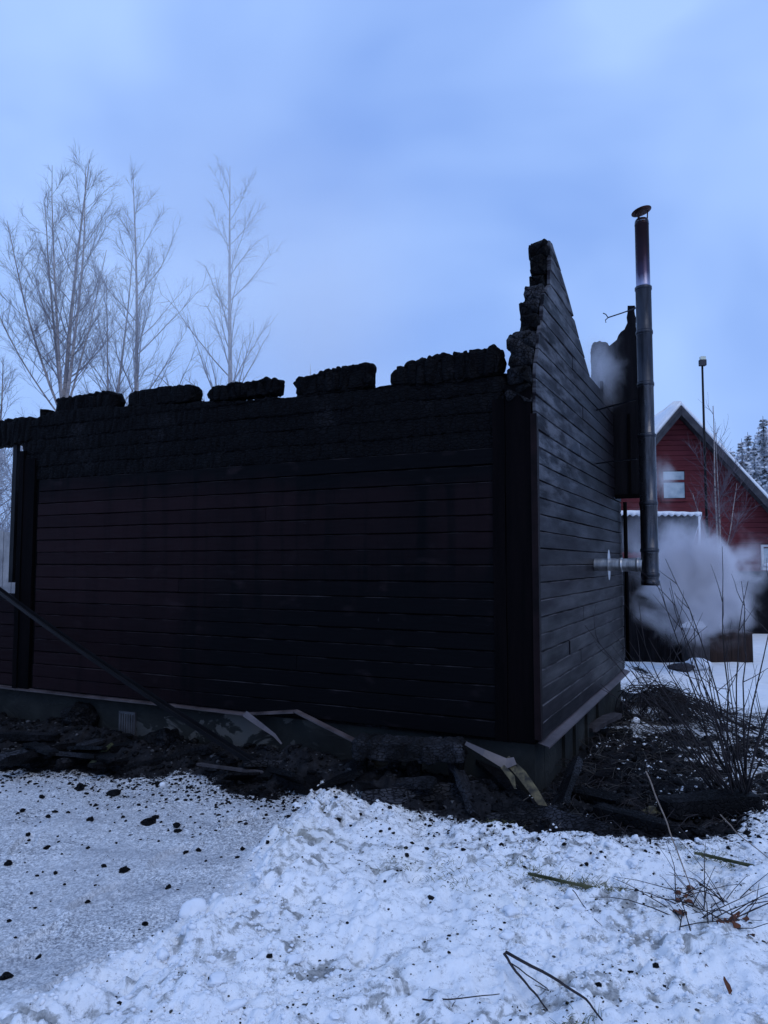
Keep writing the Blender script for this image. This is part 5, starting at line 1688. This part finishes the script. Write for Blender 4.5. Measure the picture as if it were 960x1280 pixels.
def spruce_meshes(seed, H):
    r = np.random.RandomState(seed)
    tr = TubeSet()
    tr.add([(0, 0, -0.2), (0, 0, H * 0.5), (0, 0, H)], [H * 0.018, H * 0.01, 0.01], 7)
    V, F, c = [], [], 0
    nw = int(H * 5.5)
    for k in range(nw):
        f = k / nw
        z = H * (0.06 + 0.94 * f) + r.uniform(-0.06, 0.06)
        L = H * 0.19 * (1 - f) ** 0.9 + 0.10
        for j in range(int(13 - 6 * f)):
            a = r.uniform(0, 6.28)
            l = L * r.uniform(0.6, 1.15)
            dx = np.array([math.cos(a), math.sin(a), 0])
            dy = np.array([-math.sin(a), math.cos(a), 0])
            dr = r.uniform(0.35, 0.75)
            n_ = 6
            for q in range(n_):
                u = (q + 0.6) / n_
                base = np.array([0, 0, z]) + dx * l * u + np.array([0, 0, -dr * l * u + 0.25 * l * u * u])
                wdt = (0.34 - 0.22 * u) * l + 0.05
                for sgn in (-1, 1):
                    tip = base + sgn * dy * wdt * r.uniform(0.6, 1.2) + dx * l * r.uniform(0.0, 0.2) + np.array([0, 0, -0.35 * wdt - r.uniform(0, 0.08)])
                    b1 = base + dx * l * 0.17
                    V += [base - dx * l * 0.08, b1, tip + dx * 0.06, tip - dx * 0.06 - np.array([0, 0, 0.04])]
                    F.append((c, c + 1, c + 2, c + 3))
                    c += 4
    return tr.mesh('trunk'), mesh_quads('crown', np.array(V), np.array(F), False)
SP = [spruce_meshes(s_, 9.0) for s_ in (1, 2, 3)]
spr = [(905, 552, 30, 'snowy spruce just right of the slim birch'), (918, 560, 34, 'second snowy spruce along the red roof'), (932, 548, 31, 'tall snowy spruce above the middle of the red roof slope'), (947, 556, 33, 'snowy spruce next to the right edge'), (960, 520, 38, 'tall snowy spruce at the right edge'), (975, 545, 32, 'snowy spruce partly outside the right edge'), (924, 590, 28, 'low snowy spruce close behind the red roof'), (950, 595, 28, 'low snowy spruce close behind the roof at the right edge'), (911, 575, 36, 'far small snowy spruce between the first two'), (940, 540, 42, 'far snowy spruce peeking above the tall one'), (954, 535, 44, 'far thin snowy spruce near the right edge'), (926, 566, 40, 'far snowy spruce left of the tall one'), (968, 600, 27, 'low snowy spruce cut by the right edge'), (938, 606, 26, 'lowest snowy spruce touching the roof snow')]
for k, (px, pt, Y_, lab) in enumerate(spr):
    lc, H_ = tree_at(px, pt, Y_)
    place_tree('snowy_spruce', lab, 'tree', lc, SP[k % 3], (M['spruce_trunk'], M['spruce']), 'snowy spruces behind the red house', k * 1.3, H_ / 9.0)

# ------------------------------------------------------------------ smoke
def smoke_mat(name, dens, nscale, lo, hi, seed, color=(0.97, 0.97, 0.98), soft=1.0, aniso=0.0):
    t = NT(name)
    v = t.obj((1, 1, 1))
    ln = t.n('ShaderNodeVectorMath', {0: v}, operation='LENGTH').outputs['Value']
    fall = t.ramp(ln, 1.0, 1.0 - soft)
    n = t.noise(t.obj((1, 1, 1), (seed, seed * 2.1, 0)), nscale, 4, 0.55, 0.6)
    body = t.ramp(t.math('ADD', n, t.math('MULTIPLY', t.math('ADD', fall, -0.5), 0.55)), lo, hi)
    dn = t.math('MULTIPLY', t.math('MULTIPLY', body, t.math('POWER', fall, 1.2)), dens)
    pv = t.n('ShaderNodeVolumePrincipled', {'Color': color, 'Density': dn, 'Anisotropy': aniso})
    t.t.links.new(pv.outputs[0], t.out.inputs['Volume'])
    return t.m
def smoke(label, px, py, Y_, wpx, hpx, depth, dens, nscale=1.6, lo=0.35, hi=0.7, seed=1.0, soft=1.0, color=(0.97, 0.97, 0.98)):
    p = at(px, py, Y_)
    V, F = ico(3)
    o = link('smoke', mesh_from('smoke', V, F, True), smoke_mat('smoke_%d' % int(seed * 10), dens, nscale, lo, hi, seed, soft=soft, color=color))
    o.location = tuple(p)
    o.scale = (wpx / FPX * Y_ / 2, depth / 2, hpx / FPX * Y_ / 2)
    return tag(o, label, 'smoke', kind='stuff')
smoke('dense grey smoke rolling over the brown crate', 875, 722, 10.6, 235, 220, 1.6, 13.0, 2.6, 0.40, 0.60, 1.3, color=(0.80, 0.79, 0.83))
smoke('thin smoke under the shelter roof behind the flue', 815, 680, 10.4, 170, 150, 1.0, 1.7, 2.2, 0.38, 0.66, 2.2, color=(0.75, 0.74, 0.8))
smoke('small white puff rising where the gable wall is burnt away', 750, 466, 7.5, 100, 165, 0.8, 4.2, 2.0, 0.40, 0.74, 3.4, color=(0.85, 0.85, 0.9))
smoke('faint wisp beside the flue before the red gable', 830, 600, 10.5, 52, 84, 0.5, 3.6, 1.5, 0.38, 0.7, 4.1)
smoke('broad pale smoke drifting before the birches', 300, 330, 17, 900, 760, 6, 0.27, 1.3, 0.25, 0.75, 5.3)
smoke('thicker pale smoke rising from inside the burnt house', 400, 400, 15, 440, 600, 5, 0.40, 1.4, 0.3, 0.75, 6.2)
